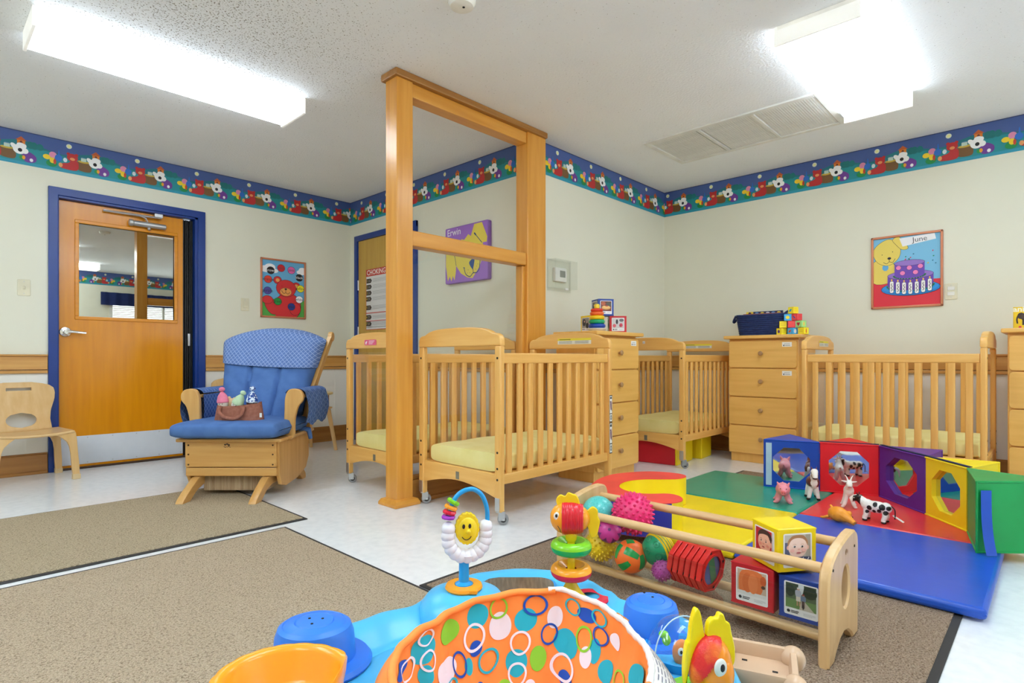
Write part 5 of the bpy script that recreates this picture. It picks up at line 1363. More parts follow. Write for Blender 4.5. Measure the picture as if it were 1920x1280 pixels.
def mouse(b):
    b.sph((0, 0, .036), (.05, .036, .035)); b.tube(smooth([(.03, 0, .034), (.06, -.004, .026), (.09, -.006, .014)], 4), [.03, .028, .026, .022, .018, .015, .013, .012, .011], 14)
    b.sph((.05, .012, .05), (.012, .006, .012)); b.tube([(-.036, .012, .05), (-.052, .018, .06), (-.058, .018, .063)], [.010, .006, .006], 8); b.tube([(-.036, -.02, .018), (-.06, -.028, .008), (-.070, -.03, .008)], [.009, .006, .006], 8)
animal('toy_hog', 'orange rubber toy animal lying on its side on the mat', (3.07, .765, MZ), -2.0, mouse, (ORG, mat('toy_orange_dark', (206, 110, 30), .4)), lambda c: 1 if c.x > .093 else 0,
       (('eyes', AK, lambda e: eyes(e, [(.066, .010, .036)], .003)), ('snout', ABR, lambda e: eyes(e, [(.098, -.004, .02), (.1, -.010, .016)], .002))))

# ================================================================== TOY RACK
RX, RY = 1.664, .437
RK, RKY = W('rack', 'z'), W('rack', 'y')
t = thing('toy_rack', 'birch toy rack with dowel rails and clear tray holding balls and cubes', 'toy rack', (RX, RY, .009))
out = [(0, 0), (.05, 0), (.075, .022), (.11, .042), (.15, .05), (.19, .042), (.225, .022), (.25, 0), (.30, 0)] + [(v.x, v.y) for v in smooth([(.302, .12), (.304, .25), (.298, .292), (.27, .312), (.22, .314), (.15, .306), (.085, .292), (.035, .27), (.008, .235), (0, .16)], 4)]
def ray_poly(poly, c, a):
    dx, dy = cos(a), sin(a); best = 1e9
    for i in range(len(poly)):
        x1, y1 = poly[i - 1][0] - c[0], poly[i - 1][1] - c[1]; x2, y2 = poly[i][0] - c[0], poly[i][1] - c[1]
        den = dx * (y2 - y1) - dy * (x2 - x1)
        if abs(den) < 1e-12: continue
        s_ = (x1 * (y2 - y1) - y1 * (x2 - x1)) / den; u = (x1 * dy - y1 * dx) / den
        if s_ > 0 and -1e-9 <= u <= 1 + 1e-9: best = min(best, s_)
    return (c[0] + dx * best, c[1] + dy * best)
hc = (.165, .175); N_ = 140
angs = sorted([2 * pi * i / N_ for i in range(N_)] + [atan2(p[1] - hc[1], p[0] - hc[0]) % (2 * pi) for p in out[:9]])
for y0_ in (0, .895):
    Ou = [ray_poly(out, hc, a) for a in angs]; In = [(hc[0] + .040 * cos(a), hc[1] + .058 * sin(a)) for a in angs]
    b = B(RK)
    O2 = offset_poly(Ou, -.006); I2 = [(hc[0] + .046 * cos(a), hc[1] + .064 * sin(a)) for a in angs]
    n = len(angs); lay = [(O2, I2, 0), (Ou, In, -.005), (Ou, In, -.023), (O2, I2, -.028)]
    vs = [(p[0], p[1], z) for o_, i_, z in lay for q in (o_, i_) for p in q]; fs = []
    for k in range(n):
        j = (k + 1) % n
        fs.append([k, n + k, n + j, j][::-1]); fs.append([6 * n + k, 7 * n + k, 7 * n + j, 6 * n + j])
        for L_ in range(3):
            a_ = 2 * n * L_; c_ = 2 * n * (L_ + 1)
            fs.append([a_ + k, c_ + k, c_ + j, a_ + j][::-1]); fs.append([a_ + n + k, a_ + n + j, c_ + n + j, c_ + n + k][::-1])
    b.add(vs, fs, T(y=y0_ - .001) @ PL['xz']); b.obj('end_panel', t, angle=.7, fix=True)
for (x, z) in ((.036, .253), (.256, .268), (.075, .052), (.235, .052)):
    b = B(RKY); b.cyl((x, .026, z), (x, .896, z), .0145, n=18); b.obj('dowel', t)
b = B(clear('rack_clear_acrylic', (.965, .975, .97), 1.45, .02)); b.bx(.052, .055, .027, .895, .05, .175).bx(.255, .258, .027, .895, .05, .175).bx(.052, .258, .027, .895, .066, .069); b.obj('clear_tray', t)
P = Print(.0002); P.e((150, 104, 56), -.008, 0, .004, .006); P.e((150, 104, 56), 0, .004, .004, .006); P.e((150, 104, 56), .008, 0, .004, .006)
o = P.obj('brand_mark', t); o.matrix_local = at(.17, -.0016, .27, ON_A)
b = B(DARK)
for (x, z) in ((.036, .253), (.256, .268)): b.cyl((x, -.0025, z), (x, -.0008, z), .004, n=10)
b.obj('screw', t)
TZ = .009 + .069
def fib(n):
    for i in range(n):
        z = 1 - 2 * (i + .5) / n; r = sqrt(1 - z * z); a = i * 2.39996; yield Vector((r * cos(a), r * sin(a), z))
def ball(name, label, c, r, col, spikes=0, sl=.1, extra=None, rough=.35, sm=None):
    t = thing(name, label, 'toy ball', c)
    m_ = sm or plastic('ball_%d_%d_%d' % col, col, rough)
    b = B(m_); b.sph((0, 0, 0), r, 32, 20); b.obj('ball_body', t)
    if spikes:
        b = B(m_)
        for d in fib(spikes):
            b.tube([d * r * .97, d * r * (1 + sl * .6), d * r * (1 + sl)], [r * .085, r * .06, r * .02], 7)
        b.obj('spikes', t)
    if extra: extra(t, r)
    return t
ball('spiky_ball', 'hot pink spiky ball resting high in the toy rack', (1.826, 1.128, .262), .070, (238, 50, 120), 170, .13)
tm = mat('teal_glitter', (30, 150, 150), .25, c2=(90, 200, 196), scale=300, contrast=(.55, .7))
ball('glitter_ball', 'teal glitter ball at the far end of the toy rack', (1.80, 1.262, .245), .062, (30, 150, 150), sm=tm)
ball('spiky_ball', 'yellow spiky ball low at the far end of the toy rack', (1.762, 1.222, TZ + .064), .055, (240, 206, 30), 150, .12)
def petals(t, r):
    b = B(plastic('petal_magenta', (206, 60, 150)))
    for k in range(8):
        a = 2 * pi * k / 8
        b.surf(lambda u, v: (lambda th, w: (Vector((cos(a) * sin(th) - sin(a) * w, sin(a) * sin(th) + cos(a) * w, cos(th))).normalized() * r * 1.05))(.12 + 1.2 * v, (u - .5) * .5 * (sin(v * 2.6 + .35))), 6, 10)
    o = b.obj('petals', t); o.rotation_euler = (.2, -2.0 + pi, .5); o.rotation_euler = Vector((-.72, -.5, .35)).to_track_quat('Z', 'Y').to_euler()
ball('flower_ball', 'purple ball with magenta petal ribs between the yellow and pink balls', (1.728, 1.165, .212), .043, (112, 40, 120), extra=petals)
def cutouts(t, r):
    b = B(plastic('cutout_green', (20, 150, 70)))
    dirs = [Vector(v).normalized() for v in ((-.8, .5, .45), (-.75, -.55, .5), (-.9, -.1, -.35), (-.2, -.95, -.1), (.3, .9, .2), (0, .1, 1))]
    for i, d in enumerate(dirs):
        q = d.to_track_quat('Z', 'Y'); vs = []
        pts = [(-.2, -.62), (.2, -.62), (.34, .5), (.1, .7), (-.1, .7), (-.34, .5)]
        n = 6
        def fn(u, v): 
            y = -.5 + v; w = .17 + .1 * v
            p = Vector(((u - .5) * 2 * w, y, 1)).normalized() * r * 1.008
            p.rotate(q.to_matrix() @ Matrix.Rotation(i * 1.1, 3, 'Z')); return p
        b.surf(fn, 6, 8)
    b.obj('green_cutouts', t)
ball('cutout_ball', 'orange ball with green wedge cutouts in the toy rack', (1.742, 1.085, TZ + .058), .057, (244, 112, 40), extra=cutouts)
def ribs(t, r):
    b = B(plastic('rib_yellow', (246, 208, 20)))
    ax = Vector((.9, -.35, .25)).normalized(); q = ax.to_track_quat('Z', 'Y').to_matrix().to_4x4()
    for i in range(5):
        z = -.1 + i * .2; b.lathe([(sqrt(1 - (z - .075) ** 2) * r * 1.0, (z - .075) * r), (sqrt(max(0, 1 - z * z)) * r * 1.09, z * r), (sqrt(max(0, 1 - min(1, z + .075) ** 2)) * r * 1.0, (z + .075) * r)], 28, q)
    b.obj('ribs', t)
    b = B(plastic('dimple_green', (8, 128, 84)))
    for d in ((-.75, -.3, .55), (-.85, -.5, -.1), (-.9, .2, .1), (-.6, -.6, -.5), (-.6, .3, .7)):
        d = Vector(d).normalized(); b.lathe([(.009, 0), (.0105, .001), (.012, 0)], 16, Matrix.Translation(d * r * .985) @ d.to_track_quat('Z', 'Y').to_matrix().to_4x4()); b.lathe([(0, .001), (.003, .001), (.003, 0)], 10, Matrix.Translation(d * r * .995) @ d.to_track_quat('Z', 'Y').to_matrix().to_4x4())
    b.obj('dimples', t)
ball('ribbed_ball', 'green dimpled ball with a yellow ribbed side in the toy rack', (1.79, 1.005, TZ + .088), .056, (8, 146, 98), extra=ribs)
ball('spiky_ball', 'small purple spiky ball behind the red octagon rings', (1.745, .965, TZ + .038), .033, (170, 70, 150), 90, .12)
PANE = plastic('pane_blue', (96, 120, 190), .1)
RP = plastic('red_toy_plastic', (232, 48, 44), .25)
oc = [(.072 * cos(radians(22.5 + 45 * k)), .072 * sin(radians(22.5 + 45 * k))) for k in range(8)]
oc2 = []
for k in range(8):
    for j in range(4):
        a_, b_ = oc[k], oc[(k + 1) % 8]; oc2.append((a_[0] + (b_[0] - a_[0]) * j / 4, a_[1] + (b_[1] - a_[1]) * j / 4))
ocs = [atan2(p[1], p[0]) for p in oc2]
for i in range(6):
    y = .925 - i * .0225
    t = thing('octagon_ring', ('red octagon toy with round blue and green pane, nearest the cubes' if i == 5 else 'red octagon toy, number %s from the ball end of the row in the rack' % ['one', 'two', 'three', 'four', 'five'][i]), 'octagon toy', (1.80 - .004 * i, y, TZ + .070), 0, 'red octagon rings in the rack')
    t.rotation_euler = (.10, .12, -.12)
    b = B(RP); b.ring(oc2, [(.047 * cos(a), .047 * sin(a)) for a in ocs], -.007, .007, 'xz')
    b.ring([(.054 * cos(a), .054 * sin(a)) for a in ocs], [(.047 * cos(a), .047 * sin(a)) for a in ocs], -.009, .010, 'xz')
    b.tube([(p[0] * .97, -.007, p[1] * .97) for p in oc], .003, 6, closed=True); b.obj('frame', t)
    b = B(DARK)
    for k in (0, 2, 4, 6): b.cyl((oc[k][0] * .86, -.0075, oc[k][1] * .86), (oc[k][0] * .86, -.0069, oc[k][1] * .86), .005, n=10)
    b.obj('hole', t)
    b = B(PANE); b.cyl((0, -.004, 0), (0, .004, 0), .048, n=28); b.obj('pane', t)
    if i == 5:
        b = B(plastic('pane_green', (70, 150, 104), .1)); b.prism([(-.03, .036), (.0, .046), (.036, -.028), (.012, -.046)], -.0002, .0002, 'xz', 0, T(y=-.0045)); b.obj('green_band', t)
photo_cube('red photo cube with an orange pumpkin picture in the toy rack', 'r', .128, (1.81, .668, TZ + .001), -pi / 2 - .0, (('f', a_pumpkin),))
photo_cube('blue photo cube with a walking couple picture at the rack end', 'b', .122, (1.81, .531, TZ + .001), -pi / 2, (('f', a_walk),))
photo_cube('yellow photo cube with two baby pictures on top of the others', 'y', .126, (1.815, .60, TZ + .131), -.62, (('f', a_baby1), ('l', a_baby2)))
# ================================================================== BABY ACTIVITY SEAT (local: x right, y away from the camera side)
SKY = plastic('sky_blue_plastic', (82, 192, 244), .3); CAPB = plastic('cap_blue_plastic', (46, 128, 238), .4); ORP = plastic('orange_plastic', (255, 166, 36), .22); YLP = plastic('yellow_plastic', (252, 214, 30), .25)
GRP = plastic('lime_plastic', (130, 214, 40), .22); GRD = plastic('green_plastic', (10, 176, 84), .22); RDP = plastic('crimson_plastic', (226, 22, 60), .22); TAN = plastic('tan_plastic', (212, 178, 146), .25); WHP = plastic('cloud_white', (238, 238, 248), .3)
SKYD = plastic('deep_sky_plastic', (28, 160, 236), .3)
EX = .6897 * .036 + .7240 * .87; EY = -.7242 * .036 + .6896 * .87
t = thing('activity_seat', 'sky blue baby activity seat with orange dotted cloth seat and attached toys', 'activity seat', (EX, EY, .0), R46)
EXS = t
def interp(tab, a, period=360.):
    a = (a - tab[0][0]) % period + tab[0][0]
    q = tab + [(tab[0][0] + period, tab[0][1])]
    for i in range(len(q) - 1):
        if q[i][0] <= a <= q[i + 1][0]:
            k = (a - q[i][0]) / (q[i + 1][0] - q[i][0]); k = k * k * (3 - 2 * k); return q[i][1] + (q[i + 1][1] - q[i][1]) * k
def linterp(tab, a):
    a = (a - tab[0][0]) % 360 + tab[0][0]
    q = tab + [(tab[0][0] + 360, tab[0][1])]
    for i in range(len(q) - 1):
        if q[i][0] <= a <= q[i + 1][0]: return q[i][1] + (q[i + 1][1] - q[i][1]) * (a - q[i][0]) / (q[i + 1][0] - q[i][0])
OUT = [(10, .305), (30, .325), (54, .305), (61, .333), (71, .372), (82, .408), (93, .416), (105, .406), (115, .384), (124, .340), (136, .316), (148, .342), (165, .375), (180, .424), (200, .425), (225, .39), (250, .335), (275, .335), (300, .37), (325, .35), (350, .30)]
RIM = [(-20, .188), (21, .189), (49.5, .216), (70, .238), (87, .220), (108, .196), (140, .164), (183, .172), (220, .18), (270, .19)]
CX, CY = -.03, -.05
def rimr(a): return linterp(RIM, a)
def tray(u, v):
    a = 360 * u; ar = radians(a)
    xi, yi = CX + rimr(a) * .985 * cos(ar), CY + rimr(a) * .985 * sin(ar)
    R_ = interp(OUT, a); xo, yo = R_ * cos(ar), R_ * sin(ar)
    prof = [(0, .33), (.0, .362), (.05, .368), (.12, .362), (.22, .354), (.34, .351), (.44, .350), (.52, .349), (.6, .349), (.68, .349), (.77, .351), (.86, .359), (.93, .364), (.98, .360), (1.0, .348), (1.0, .31), (.97, .30)]
    k, z = prof[round(v * 16)]
    if 128 < a < 172 and .3 < k < .9: z -= .024 * math.exp(-((k - .60) / .11) ** 2) * sin((a - 128) / 44 * pi) ** .5
    return (xi + (xo - xi) * k, yi + (yo - yi) * k, z)
b = B(SKY); b.surf(tray, 180, 16, cu=True, flip=True); b.obj('tray', t, angle=1.2, fix=True)
# base dish and legs under the tray
b = B(CAPB); b.lathe([(0, .01), (.20, .012), (.26, .05), (.30, .07), (.31, .062), (.27, .03), (.2, 0), (0, 0)], 48); b.obj('base_dish', t, fix=True)
caps = [(-.344, .026), (.205, .125), (.17, -.33)]
for i, (x, y) in enumerate(caps):
    b = B(CAPB); b.tube([(x * .78, y * .78, .05), (x, y, .33)], .034, 16); b.obj('support_leg', t)
    b = B(CAPB); b.lathe([(.078, .352), (.08, .356), (.076, .362), (.057, .364), (.054, .40), (.050, .412), (.044, .416), (.0425, .4145), (.041, .416), (.028, .419), (.0265, .4175), (.025, .419), (0, .420)], 40, T(x, y, 0) @ Matrix.Diagonal((1.1, 1, 1, 1) if i == 0 else (.86, .86, .98, 1))); cp = b.obj('leg_cap', t)
    b = B(DARK)
    for k in range(3): b.cyl((x + .012 * cos(2.1 * k + .5), y + .012 * sin(2.1 * k + .5), .4195), (x + .012 * cos(2.1 * k + .5), y + .012 * sin(2.1 * k + .5), .4205), .0022, n=8)
    b.obj('screw_hole', cp)
# cloth seat
ORC = mat('orange_seat_cloth', (255, 156, 74), .8, c2=(252, 148, 66), scale=20, bump=.08, bscale=200)
def S_(a, tt, off=0.):
    ar = radians(a); r = rimr(a) * (1 - .5 * tt ** 1.5)
    fold = .0045 * sin(ar * 11 + 1.2) * min(1, tt * 3) + .002 * sin(ar * 23)
    r = r + fold - off
    return Vector((CX + r * cos(ar), CY + r * sin(ar), .405 - .22 * tt + off * .4))
b = B(ORC); b.surf(lambda u, v: S_(360 * u, v), 240, 24, cu=True); b.surf(lambda u, v: (lambda p: (p.x * (1 - .0) if v < .01 else CX + (p.x - CX) * (1 - v), CY + (p.y - CY) * (1 - v), p.z - .004 * v))(S_(360 * u, 1)), 60, 3, cu=True)
seat = b.obj('cloth_seat', t, angle=1.3)
DOT = {'t': mat('dot_teal', (30, 186, 214), .8, c2=(30, 182, 210)), 'w': mat('dot_white', (238, 240, 255), .8, c2=(236, 238, 254)), 'g': mat('dot_green', (140, 216, 60), .8, c2=(136, 212, 56)), 'b': mat('dot_blue', (18, 84, 196), .8, c2=(18, 80, 190))}
pat = [('d', 't', 110.5, .11, 6.5, .087), ('d', 't', 153, .135, 10, .088), ('d', 't', 85, .205, 5.5, .081), ('d', 't', 89.5, .48, 6, .088), ('d', 't', 64.5, .355, 7, .094), ('d', 't', 120, .405, 3, .056), ('d', 't', 46.5, .3, 4, .081),
       ('d', 't', 36.5, .385, 5.5, .075), ('d', 't', 155.5, .29, 5, .062), ('d', 'w', 98, .23, 6, .1), ('d', 'w', 137.5, .365, 10, .085), ('d', 'w', 71.5, .195, 3.4, .081), ('d', 'w', 51.5, .37, 4, .069), ('d', 'w', 34, .165, 5, .05), ('d', 'w', 81.5, .64, 3.5, .05),
       ('d', 'g', 131, .13, 8, .081), ('d', 'g', 78, .465, 4.2, .081), ('d', 'g', 96.5, .64, 5, .06), ('d', 'b', 113.5, .32, 4.5, .05), ('d', 'b', 178, .12, 9, .04), ('d', 'b', 55, .105, 5.5, .05), ('d', 'b', 62, .565, 5, .048), ('d', 'b', 114.5, .58, 4.5, .05),
       ('r', 'w', 114, .245, 7.5, .094), ('r', 'w', 87.5, .355, 5.5, .081), ('r', 'w', 64.5, .51, 7.5, .085), ('r', 'w', 89, .55, 5.5, .075), ('r', 'w', 151.5, .215, 6.5, .069), ('r', 'w', 170, .17, 10, .063), ('r', 'w', 150, .07, 7, .05),
       ('r', 'g', 98.5, .10, 4.8, .081), ('r', 'g', 54.5, .265, 5, .087), ('r', 'g', 20.5, .325, 6.5, .063), ('r', 'b', 80.5, .105, 5.8, .078), ('r', 'b', 126, .375, 4.5, .088), ('r', 'b', 73.5, .31, 3.8, .075), ('r', 'b', 44.5, .19, 5.5, .062),
       ('r', 't', 106, .43, 7, .078), ('r', 't', 63, .09, 4.4, .062), ('r', 't', 47, .08, 5.5, .056), ('r', 't', 137.5, .47, 8.5, .05)]
rnd = random.Random(11)
for i in range(34): pat.append((rnd.choice('dr'), rnd.choice('twgb'), rnd.uniform(200, 368), rnd.uniform(.1, .6), rnd.uniform(6, 9), rnd.uniform(.06, .09)))
b = B(); lev = 0
for (kd, c, a, tt, ra, rt) in pat:
    b.m(DOT[c]); lev += 1; off = .0005 + .00004 * lev
    f0 = .80 if kd == 'r' else 0.
    rings = [0, .35, .7, 1] if kd == 'd' else [.8, 1]
    vs = []; fs = []; n = 28
    for q in rings:
        for k in range(n):
            an = 2 * pi * k / n; vs.append(S_(a - ra * q * cos(an), max(.005, tt + rt * q * sin(an)), off))
    for i in range(len(rings) - 1):
        for k in range(n): fs.append([i * n + k, i * n + (k + 1) % n, (i + 1) * n + (k + 1) % n, (i + 1) * n + k])
    b.add(vs, fs)
b.obj('printed_dots', seat, angle=1.3)['kind'] = 'stuff'
# rolled rim, white trim and text label on the right
def rimpt(a, k=1., z=.405): ar = radians(a); return (CX + rimr(a) * k * cos(ar), CY + rimr(a) * k * sin(ar), z + .0015 * sin(ar * 17))
b = B(ORC); b.tube([rimpt(a) for a in range(72, 340, 4)], .006, 8); b.surf(lambda u, v: (lambda a, k: (CX + (rimr(a) + .03 * k) * cos(radians(a)), CY + (rimr(a) + .03 * k) * sin(radians(a)), .407 - .04 * k ** 1.5 + .003 * sin(radians(a) * 19) * k))(72 + 268 * u, v), 90, 6, flip=True); b.obj('seat_edge', t, angle=1.3)
TRW = mat('white_elastic', (240, 236, 234), .85, bump=.3, bscale=160)
b = B(TRW)
b.tube([rimpt(a, 1.0, .408) for a in range(-24, 78, 3)], [.0042 + .0012 * (i % 2) for i in range(34)], 8)
b.surf(lambda u, v: (lambda a, k: (CX + (rimr(a) + .042 * k) * cos(radians(a)), CY + (rimr(a) + .042 * k) * sin(radians(a)), .408 - .046 * k ** 1.4))(-24 + 102 * u, v), 50, 6, flip=True); tr = b.obj('white_trim', t, angle=1.3)
b = B(flat((128, 132, 150)))
for r in range(7):
    for s in range(15):
        a0 = -18 + s * 5.6 + (r % 3); k = .2 + r * .115
        b.surf(lambda u, v: (lambda a, kk: (CX + (rimr(a) + .042 * kk) * cos(radians(a)), CY + (rimr(a) + .042 * kk) * sin(radians(a)), .4086 - .046 * kk ** 1.4))(a0 + 4.2 * u, k + .035 * v), 3, 1, flip=True)
b.obj('label_text', tr)
b = B(mat('orange_stitch', (226, 150, 70), .8))
for a in (28, 30, 32, 34, 36): b.tube([rimpt(a, 1.012, .412), rimpt(a + 1, 1.05, .407)], .0016, 6)
b.obj('stitching', tr)
# mirror in the rear lobe
b = B(SKYD); b.prism(rrect(.158, .108, .036, 6, -.022, .318), .344, .356, bev=.002); b.obj('mirror_bezel', t)
b = B(mat('scratched_mirror', (176, 178, 178), .22, c2=(120, 122, 122), scale=40, stretch=(6, .6, 1), contrast=(.25, .8), metal=.85)); b.prism(rrect(.146, .096, .032, 6, -.022, .318), .355, .3575); b.obj('tray_mirror', t)
# orange bowl on the left
b = B(ORP)
def bowl_(u, v):
    a = 2 * pi * u
    prof = [(.02, .372), (.045, .372), (.056, .38), (.064, .415), (.068, .421), (.074, .422), (.079, .418), (.076, .405), (.066, .37), (.05, .352), (.02, .35)]
    r, z = prof[round(v * 10)]
    sc = 1 + (.022 * abs(sin(a * 9)) if r > .07 else 0)
    dx = cos(a) * r * sc; 
    if dx > .048: dx = .048 + .018 * math.tanh((dx - .048) / .018)
    return (-.332 + dx * 1.12, -.125 + sin(a) * r * sc, z)
b.surf(bowl_, 90, 10, cu=True); b.lathe([(0, .372), (.021, .372)], 16, T(-.332, -.125, 0)); b.obj('orange_bowl', t, angle=.9, fix=True)
# tan bone shaped tray on the right
b = B(TAN)
w_, h_ = .115, .105
Mb = T(.352, .036, 0, rz=-.42)
outr = rrect(w_, h_, .016, 4); innr = rrect(w_ - .022, h_ - .022, .012, 4)
def bt(u, v):
    prof = [(outr, .275, .84), (outr, .335, .97), (outr, .353, 1.0), (outr, .358, .975), (innr, .358, 1.03), (innr, .354, 1.0), (innr, .338, .96)]
    q, z, s = prof[round(v * 6)]; n = len(q); p = q[round(u * n) % n]; return (p[0] * s, p[1] * s, z)
b.surf(bt, len(outr), 6, cu=True, M=Mb); b.prism([(p[0] * .96, p[1] * .96) for p in innr], .335, .3385, M=Mb); b.prism([(p[0] * .84, p[1] * .84) for p in outr], .27, .276, M=Mb)
for sx in (-1, 1):
    for sy in (-1, 1): b.sph((sx * (w_ / 2 - .006), sy * (h_ / 2 - .006), .343), (.019, .019, .02), M=Mb)
sb = b.obj('snack_tray', t, angle=.8, fix=True)
b = B(DARK); b.add(*_box(.008, .004, .001, 0, 1), Mb @ T(-.02, .02, .339)); b.add(*_box(.008, .004, .001, 0, 1), Mb @ T(.025, .0, .339)); b.obj('slot', sb)
# sun and cloud toy
M = T(-.128, .228, .0)
b = B(SKY); b.lathe([(.088, .342), (.084, .36), (.07, .378), (.048, .388), (0, .389)], 32, M); b.obj('toy_pod', t)
b = B(ORP); b.lathe([(.032, .387), (.036, .392), (.034, .397), (.018, .398), (.016, .392)], 28, M); b.box((.02, -.03, .394), (.016, .008, .008), .002, M=M); b.obj('orange_socket', t)
b = B(SKYD); b.lathe([(0, .392), (.018, .392), (.017, .399), (.010, .403), (.0095, .44), (.0085, .46)], 18, M); b.obj('stem', t)
Mc = T(-.122, .228, .494, rz=.30)
b = B(WHP)
for i in range(13):
    a = radians(158 + 18.5 * i); rr = .037 if 0 < i < 12 else .039
    b.sph((rr * cos(a), 0, rr * sin(a) * 1.08 - .004), (.0135, .014, .0135), 14, 10, M=Mc)
b.tube([(.036 * cos(radians(150 + 12 * i)), .003, .036 * sin(radians(150 + 12 * i)) * 1.08 - .004) for i in range(21)], .011, 10, M=Mc); b.cyl((0, 0, -.052), (0, 0, -.040), .012, .016, M=Mc); cloud = b.obj('cloud_ring', t, angle=1.2)
b = B(plastic('sun_yellow', (248, 220, 40), .25)); 
prof_ = [(.031 + .0016 * abs(sin(k * pi / 36 * 9)), 0) for k in range(36)]
b.prism([(.0225 * (1 + .05 * abs(sin(9 * 2 * pi * k / 72))) * cos(2 * pi * k / 72), .0295 * (1 + .05 * abs(sin(9 * 2 * pi * k / 72))) * sin(2 * pi * k / 72)) for k in range(72)], -.006, .006, 'xz', .002, Mc @ T(0, 0, .010)); b.sph((0, -.005, .008), (.019, .006, .024), M=Mc); b.sph((.0, -.0115, .006), (.0045, .004, .0045), M=Mc); b.tube([(-.034, 0, .012), (.034, 0, .006)], .003, 8, M=Mc)
sun = b.obj('sun_face', t)
b = B(BLACK)
for s in (-1, 1): b.sph((-.003 + s * .006, -.0112, .0165), (.0028, .001, .0045), 10, 8, M=Mc)
b.tube([(-.003 + .010 * cos(a), -.0115, .003 + .012 * sin(a)) for a in [pi + .5 + (pi - 1) * k / 10 for k in range(11)]], .0008, 6, M=Mc); b.obj('eyes_and_mouth', sun)
b = B(SKYD); b.tube([v for v in smooth([(-.034, 0, .030), (-.030, 0, .055), (-.016, 0, .076), (.008, 0, .084), (.028, 0, .072), (.039, 0, .045), (.040, 0, .015)], 5)], .0045, 12, M=Mc); b.obj('arch_tube', t)
for i, (c, z, dx) in enumerate(((GRP, .062, -.0265), (ORP, .052, -.031), (RDP, .043, -.034), (plastic('bead_purple', (176, 60, 210), .25), .034, -.036))):
    b = B(c); b.lathe([(.004, -.0035), (.012, -.0035), (.0135, 0), (.012, .0035), (.004, .0035)], 8, Mc @ T(dx, 0, z, ry=.55 - .15 * i)); b.obj('bead', t, angle=.3)
# rear fish on a stem with two rings
M = T(.082, .275, 0)
b = B(YLP); b.lathe([(.034, .35), (.026, .358), (.016, .372), (.009, .385), (.0075, .40), (.0075, .50), (0, .50)], 20, M); b.lathe([(.007, .462), (.011, .468), (.013, .482), (.011, .49), (.006, .492)], 16, M); b.obj('stem', t)
def toyring(z, top, bot, nm, r=.041, h=.027):
    b = B(bot); pr = [(.011, z - h * .28)] + [(r - .014 + .014 * cos(a), z + h / 2 * sin(a)) for a in [-pi / 2 + (pi / 2 + .25) * k / 8 for k in range(9)]]; b.lathe(pr, 36, M)
    b.m(top); b.lathe([(r - .014 + .0142 * cos(a), z + h / 2 * sin(a)) for a in [.12 + (pi / 2 - .12) * k / 8 for k in range(9)]] + [(.011, z + h * .18)], 36, M); b.obj(nm, t)
toyring(.4535, GRP, GRD, 'green_ring'); toyring(.405, ORP, RDP, 'orange_ring')
Mf = T(.082, .275, .512, rz=-.12)
b = B(ORP); b.sph((-.012, 0, -.002), (.030, .024, .031), M=Mf); b.sph((.012, 0, -.002), (.026, .022, .026), M=Mf); fb = b.obj('fish_body', t)
b = B(plastic('fish_red', (222, 26, 44), .3)); pr = [(.0288, -.015), (.0305, -.012), (.0305, .012), (.0282, .016)]
b.surf(lambda u, v: (lambda x, a: (x, (.0258 - 6 * max(0, abs(x + .002) - .004) ** 2 + .0006 * sin(x * 1500)) * cos(a), -.002 + (.0325 - 10 * max(0, abs(x + .004) - .004) ** 2 + .0006 * sin(x * 1500 + 2 * abs(sin(a * 8)))) * sin(a)))(-.018 + .042 * v, 2 * pi * u), 48, 24, cu=True, M=Mf); b.obj('scaly_band', fb)
b = B(YLP)
b.prism([(v.x, v.y) for v in smooth([(-.026, .018), (-.03, .034), (-.022, .044), (-.012, .042), (-.006, .049), (.004, .046), (.010, .044), (.016, .034), (.018, .022)], 4)], -.004, .004, 'xz', .0015, Mf)
b.prism([(v.x, v.y) for v in smooth([(.03, .012), (.042, .022), (.052, .016), (.053, .004), (.057, -.006), (.055, -.018), (.05, -.034), (.04, -.038), (.034, -.022), (.03, -.01)], 4)], -.004, .004, 'xz', .0015, Mf); b.obj('fins', fb)
def eye(par, M_, p, r, d):
    b = B(WHITE); b.sph(p, (r, r * .4, r * 1.3), M=M_); e = b.obj('eye', par)
    b = B(BLACK); b.sph((p[0] + d[0], p[1] + d[1], p[2] + d[2]), (r * .42, r * .3, r * .6), M=M_); b.obj('pupil', e)
eye(fb, Mf, (-.028, -.0185, .006), .006, (-.0005, -.0018, .001))
b = B(BLACK); b.tube([(-.026, -.0215, -.012), (-.022, -.0232, -.018), (-.020, -.0238, -.024)], .0007, 6, M=Mf); b.obj('mouth', fb)
b = B(RDP); b.lathe([(.018, .3495), (.036, .3495), (.038, .354), (.034, .358), (.018, .357)], 24, T(.12, .27, 0)); b.obj('base_ring', t)
# clear globe with small toys on the right
Mg = T(.232, .048, .352)
b = B(SKYD); b.lathe([(0, -.03), (.03, -.028), (.05, -.012), (.056, .004), (.056, .012), (.050, .010), (.046, 0), (.026, -.018), (0, -.02)], 32, Mg); b.obj('globe_cup', t)
b = B(clear('globe_clear', (.9, .96, .985), 1.5, .02)); b.sph((0, 0, .012), .051, 32, 20, M=Mg); b.obj('clear_globe', t)
b = B(mat('globe_seam', (190, 224, 240), .2)); b.tube([(.0515 * cos(a), 0, .012 + .0515 * sin(a)) for a in [2 * pi * k / 40 for k in range(40)]], .0012, 6, closed=True, M=Mg @ T(rz=.5)); b.obj('globe_seam', t)
b = B(plastic('globe_fish_orange', (248, 140, 70), .35)); b.sph((.0, -.012, .012), (.015, .010, .021), M=Mg); gf = b.obj('globe_fish', t); eye(gf, Mg, (-.004, -.0215, .018), .005, (0, -.0016, 0))
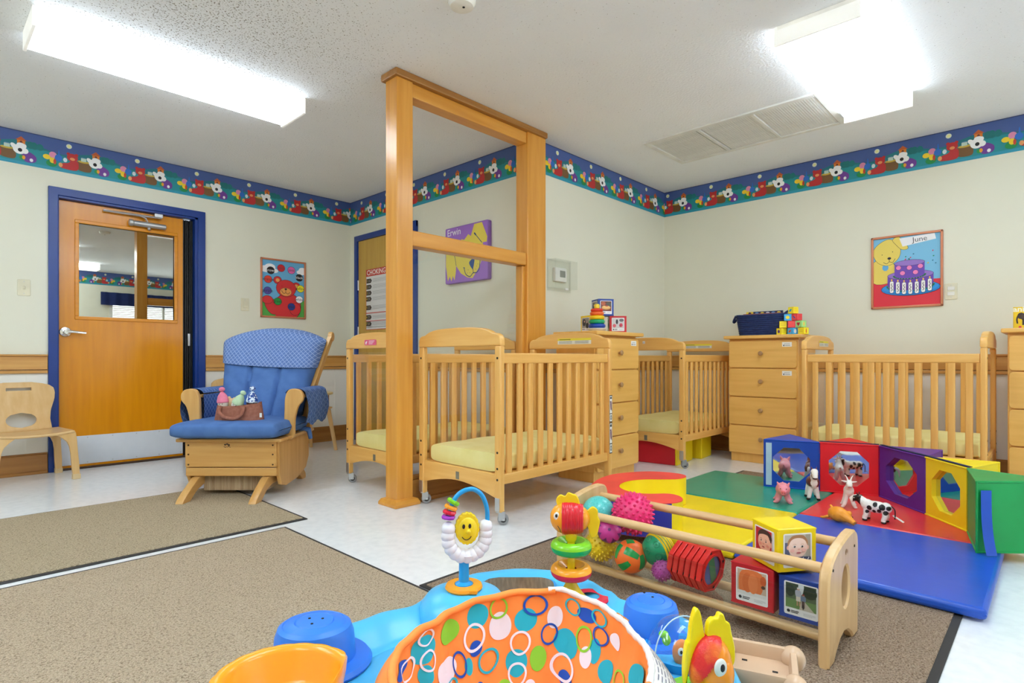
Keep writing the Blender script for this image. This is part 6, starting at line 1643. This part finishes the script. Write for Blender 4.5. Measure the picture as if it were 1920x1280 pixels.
b = B(GRP); b.sph((-.026, -.002, .036), (.008, .007, .006), M=Mg); b.sph((-.022, -.004, .028), (.007, .006, .009), M=Mg); b.sph((-.002, -.03, -.012), (.01, .006, .004), M=Mg); b.obj('globe_plant', t)
b = B(plastic('globe_pink', (226, 50, 150), .3)); b.sph((.004, -.03, -.014), (.011, .009, .008), M=Mg); b.obj('globe_shell', t)
# front fish rattle
Mk = T(.243, -.055, .396, rz=.25)
b = B(plastic('fish_orange', (255, 152, 30), .18)); b.sph((.004, 0, -.006), (.030, .027, .045), 28, 18, M=Mk); b.sph((.006, -.006, -.012), (.027, .025, .034), 24, 16, M=Mk); fk = b.obj('fish_body', t)
b = B(mat('fish_scales_red', (222, 34, 32), .3, c2=(246, 140, 50), scale=26, contrast=(.32, .56), bump=.5, bscale=260))
tmp = B(b.mats[0]); tmp.sph((.003, 0, -.005), (.0318, .0292, .0468), 96, 72)
sel = [f for f in tmp.f if (lambda c: c.x * .9 - c.y * .25 - (c.z + .005) * .62 < -.010)(sum((tmp.v[k] for k in f), Vector()) / len(f))]
b.add(tmp.v, sel, Mk); b.obj('scaly_back', fk)
b = B(plastic('fin_yellow', (250, 226, 10), .25))
b.prism([(v.x, v.y) for v in smooth([(-.036, -.028), (-.038, .0), (-.034, .03), (-.030, .036), (-.027, .058), (-.02, .078), (-.013, .074), (-.008, .05), (-.006, .034), (-.018, .026), (-.028, .004)], 4, True)], -.005, .005, 'xz', .002, Mk @ T(y=.004))
b.prism([(v.x, v.y) for v in smooth([(-.004, .04), (-.003, .056), (.004, .064), (.012, .064), (.016, .07), (.022, .068), (.026, .058), (.032, .054), (.035, .04), (.040, .02), (.040, -.0), (.034, -.006), (.024, .02), (.01, .036)], 4, True)], -.005, .005, 'xz', .002, Mk @ T(y=.0)); b.obj('fins', fk)
eye(fk, Mk, (.001, -.0272, .007), .0098, (.001, -.0024, .001))
b = B(GRP); b.lathe([(0, -.045), (.03, -.044), (.045, -.036), (.047, -.033), (.03, -.034), (0, -.036)], 9, Mk @ T(-.025, -.01, -.002)); b.obj('leaf_base', t)
b = B(YLP); b.cyl((.0, 0, -.06), (.004, 0, -.04), .012, M=Mk); b.obj('stem', t)
